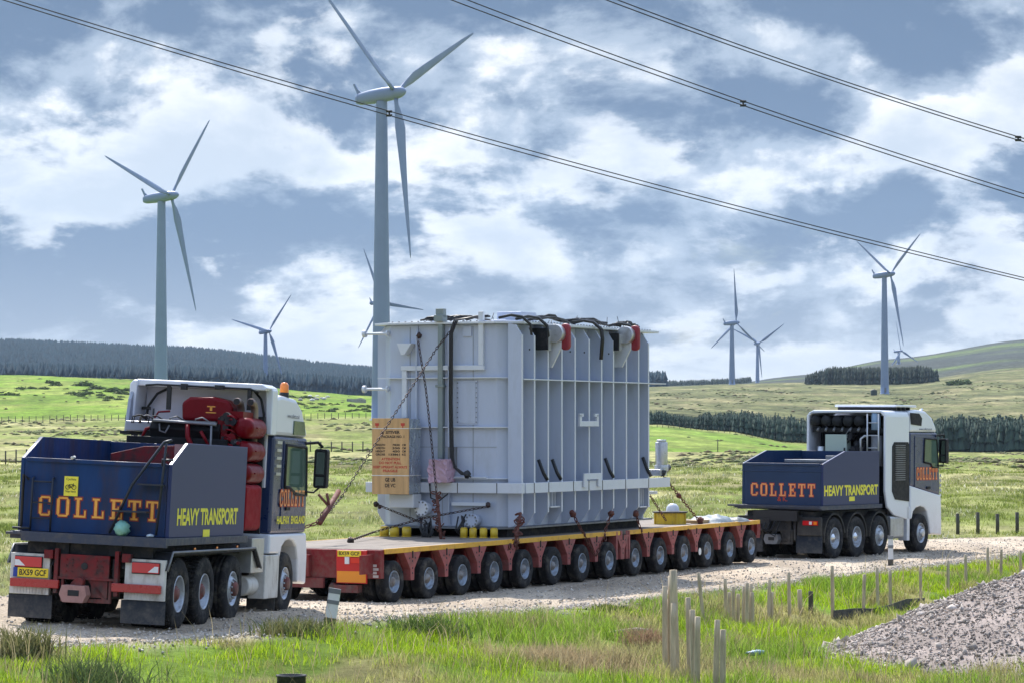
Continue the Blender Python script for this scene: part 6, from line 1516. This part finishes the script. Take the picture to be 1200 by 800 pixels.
# litter, stones, membrane, clumps ------------------------------------------
x, y = ground_hit(885, 772); b = MB(); b.use(mat('litter_plastic', (.32, .45, .52), .3, bump=1, bscale=9)); b.sphere((0, 0, .03), .10, 10, 7, .35, (1.5, .6, .4)); o = b.build('litter_bag'); o.location = (x, y, g1(x, y) + .1); tag(o, 'crumpled pale blue plastic litter in the green grass right of the stakes', 'litter')
x, y = ground_hit(733, 748); b = MB(); b.use(mat('pale_log', (.42, .36, .28), .9, var=.3)); b.tube([(-.42, .05, .0), (-.1, 0, .05), (.2, 0, .08), (.45, .02, .06)], .035, 8, [.5, 1, 1.1, .7]); o = b.build('fallen_branch'); o.location = (x, y, g1(x, y) + .10); tag(o, 'pale fallen branch lying in the dry grass left of the stakes', 'branch')
b = MB(); b.use(M_flap); P_ = [ground_hit(px, py) for px, py in ((975, 723), (1000, 722), (1020, 719), (1040, 715), (1060, 711), (1082, 706))]
O = Vector((P_[0][0], P_[0][1], g1(*P_[0]))); top = []; vs = []
for k, (x, y) in enumerate(P_):
    z = g1(x, y); vs += [Vector((x, y, z - .05)) - O, Vector((x, y + .03, z - .05)) - O, Vector((x + .02, y + .03, z + .16 + .04 * math.sin(k * 2))) - O, Vector((x + .02, y, z + .16 + .04 * math.sin(k * 2))) - O]
b.add(vs, [(4 * k + j, 4 * k + (j + 1) % 4, 4 * k + 4 + (j + 1) % 4, 4 * k + 4 + j) for k in range(len(P_) - 1) for j in range(4)], False); o = b.build('silt_barrier'); o.location = O; tag(o, 'low strip of black plastic sheet standing between stakes and gravel heap', 'sheet')
def herb(px, py, label, r, h, cols, n, seed, wide=.02):
    rng = np.random.default_rng(seed); x, y = ground_hit(px, py); X = x + rng.normal(0, r * .45, n); Yy = y + rng.normal(0, r * .45, n)
    c = np.array([cols[0]]) * np.ones((n, 1)); c = lerp(c, cols[1], rng.uniform(0, 1, n))
    V, Fc, Cc = blades(X, Yy, h * rng.uniform(.4, 1.1, n), rng.uniform(.7, 1.3, n) * wide, rng.uniform(.1, 1.0, n), c, seed)
    O = np.array([x, y, g1(x, y)]); o = tri_mesh('wild_plant', V - O, Fc, M_leaf, Cc); o.location = O; tag(o, label, 'plant'); return o
herb(28, 765, 'spiky bush at the bottom left corner on the edge of the road', .5, .5, ((.10, .12, .04), (.22, .20, .09)), 500, 41, .022)
herb(727, 716, 'dark low plant clump on the road edge left of the stakes', .5, .2, ((.04, .07, .02), (.09, .12, .03)), 600, 42, .03)
herb(120, 806, 'tall dark rush clump at the bottom left', .7, .42, ((.06, .10, .035), (.12, .15, .05)), 900, 43)
herb(345, 742, 'rush tuft below the gap between left lorry and trailer', .6, .35, ((.09, .13, .04), (.2, .19, .08)), 600, 44)
herb(500, 745, 'dark green rush tuft below the trailer rear wheels', .6, .45, ((.06, .11, .03), (.12, .17, .04)), 700, 45)
herb(655, 775, 'straw brown dry grass clump left of the tall stakes', 1.1, .38, ((.34, .25, .14), (.44, .36, .21)), 2200, 46, .012)
herb(765, 762, 'reddish dead bush just left of the tall stakes', .45, .5, ((.22, .13, .08), (.34, .24, .15)), 1100, 47, .012)
# ---------------------------------------------------------------- far small things
def field_fence(label, ctrl, D, n, name='field_fence'):
    pts = []
    for q in np.linspace(0, 1, n):
        px = ctrl[0] + (ctrl[1] - ctrl[0]) * q; d = D[0] + (D[1] - D[0]) * q; x, y = at(px, d); pts.append(Vector((x, y, g1(x, y))))
    O = pts[0]; T = thing(name, label, 'fence', O)
    pr = None
    for p in pts:
        if pr is None: pr = part('post', T, Mpostd, lambda b: b.cyl((0, 0, -.2), (0, 0, 1.15), .07, seg=6)); o = pr
        else: o = pr.copy(); COL.objects.link(o)
        o.location = p - O
    part('wire', T, M_wire, lambda b: [b.tube([p - O + Vector((0, 0, z)) for p in pts], .008, 4) for z in (.45, .8, 1.08)])
field_fence('wire fence with dark posts along the lower edge of the bright left field', (-30, 445), (560, 600), 60)
field_fence('wire fence with dark posts crossing the pale pasture left of the left lorry', (-30, 450), (250, 330), 40)
field_fence('wire fence on the rise above the green field right of the load', (770, 960), (690, 700), 30)
x, y = at(418, 960); T = thing('stone_hut_ruin', 'low ruined grey stone walls on the bright field left of the transformer', 'ruin', (x, y, g1(x, y)))
Mst = mat('field_stone', (.34, .32, .29), .9, var=.35, vscale=1.5, dirt=.3)
part('wall', T, Mst, lambda b: b.prism([(-3, -.4), (3, -.4), (3, .9), (1.5, 1.5), (-.5, 1.1), (-3, 1.3)], 'y', -.3, .3), .05)
part('wall', T, Mst, lambda b: b.prism([(-.3, -.4), (3.2, -.4), (3.2, .8), (-.3, 1.1)], 'x', -3.2, -2.7), .05)
rr = random.Random(8)
for i, (px, py) in enumerate([(363, 462), (368, 465), (372, 460), (377, 468), (366, 474), (371, 472), (380, 471), (352, 476), (384, 463)]):
    x, y = at(px, 1010 + i * 6 - (py - 465) * 12); b = MB(); b.use(Mst if i % 2 else mat('pale_boulder', (.6, .58, .54), .85)); b.sphere((0, 0, .3), .8, 8, 6, .2, (1, .7, .6)); o = b.build('boulder'); o.location = (x, y, g1(x, y)); tag(o, 'small pale boulder among those scattered in the bright field right of the left cab', 'boulder', 'pale boulders in the bright field')
x, y = at(841, 390)
b = MB(); b.use(Mpostd); b.tube([(0, 0, -.2), (0, 0, 1.8)], .06, 6); o = b.build('field_post'); o.location = (x, y, g1(x, y)); tag(o, 'lone thin post in the green field left of the front lorry', 'post')
# ---------------------------------------------------------------- separate pieces become parts of their own
def split_pieces(names):
    for o in [o for o in bpy.data.objects if o.type == 'MESH' and o.parent is not None and o.name.split('.')[0] in names]:
        new = names[o.name.split('.')[0]]; me = o.data; n = len(me.vertices); par = list(range(n))
        def find(i):
            while par[i] != i: par[i] = par[par[i]]; i = par[i]
            return i
        for p in me.polygons:
            v = p.vertices; r0 = find(v[0])
            for q in v[1:]: par[find(q)] = r0
        roots = [find(i) for i in range(n)]; ids = sorted(set(roots)); box = {}
        for i, r_ in enumerate(roots):
            c = me.vertices[i].co
            if r_ not in box: box[r_] = [list(c), list(c)]
            for a in range(3): box[r_][0][a] = min(box[r_][0][a], c[a]); box[r_][1][a] = max(box[r_][1][a], c[a])
        grp = {r_: r_ for r_ in ids}
        def gf(i):
            while grp[i] != i: i = grp[i]
            return i
        for ii, a in enumerate(ids):
            for c in ids[ii + 1:]:
                if all(box[a][0][k] <= box[c][1][k] + .004 and box[c][0][k] <= box[a][1][k] + .004 for k in range(3)): grp[gf(c)] = gf(a)
        gs = sorted({gf(i) for i in ids}); 
        if len(gs) < 2 or len(gs) > 90: o.name = new; continue
        for g in gs:
            b = MB(); b.mats = list(me.materials)
            keep = {i for i in range(n) if gf(roots[i]) == g}; mp = {}
            for i in sorted(keep): mp[i] = len(mp)
            b.v = [tuple(me.vertices[i].co) for i in sorted(keep)]
            for p in me.polygons:
                if p.vertices[0] in keep: b.f.append(tuple(mp[v] for v in p.vertices)); b.m.append(p.material_index); b.sm.append(p.use_smooth)
            q = b.build(new, o.parent, fix=False); q.location = o.location
            for md in o.modifiers: m2 = q.modifiers.new('bevel', 'BEVEL'); m2.width = md.width; m2.segments = 2; m2.limit_method = 'ANGLE'; m2.angle_limit = R(40)
        bpy.data.objects.remove(o)
split_pieces({'side_gusset': 'side_gusset', 'side_rail': 'side_rail', 'deck': 'deck', 'stiffeners': 'stiffener', 'red_stencil': 'red_stencil', 'side_pin': 'side_pin', 'hatch': 'hatch', 'lower_rail': 'lower_rail', 'drop_cables': 'drop_cable', 'main_cables': 'main_cable', 'lid_wiring': 'lid_wire', 'pipework': 'pipework', 'coupling_posts': 'coupling_post', 'marker_lamps': 'marker_lamp', 'side_louvres': 'side_louvre', 'lid_box': 'lid_box', 'striped_board': 'stripe', 'conduit': 'conduit', 'strap': 'strap', 'ballast_block': 'ballast_block', 'rear_recess_shade': 'rear_recess_shade', 'side_stickers': 'side_sticker', 'deflector_mounts': 'deflector_mount', 'belt_beam': 'belt_beam', 'fairing_brackets': 'fairing_bracket', 'tank_rack': 'tank_rack', 'roof_lamp': 'roof_lamp', 'end_lug': 'end_lug', 'axle_beam': 'axle_beam', 'gap_shade_bar': 'gap_shade_bar', 'grille': 'grille', 'tower_frame': 'tower_frame'})
# ---------------------------------------------------------------- air
def haze():
    m = bpy.data.materials.new('haze'); m.use_nodes = True; nt = m.node_tree; nt.nodes.clear(); o = nt.nodes.new('ShaderNodeOutputMaterial'); v = nt.nodes.new('ShaderNodeVolumePrincipled')
    v.inputs['Color'].default_value = (.62, .80, 1.0, 1); v.inputs['Density'].default_value = 0.000035; v.inputs['Anisotropy'].default_value = 0.3; nt.links.new(v.outputs[0], o.inputs['Volume'])
    b = MB(); b.use(m); b.box(-14500, 14500, -60, 9400, -60, 700); tag(b.build('haze'), 'thin summer haze in the air over the moor', 'haze', kind='stuff')
HAZE = True
if HAZE: haze()
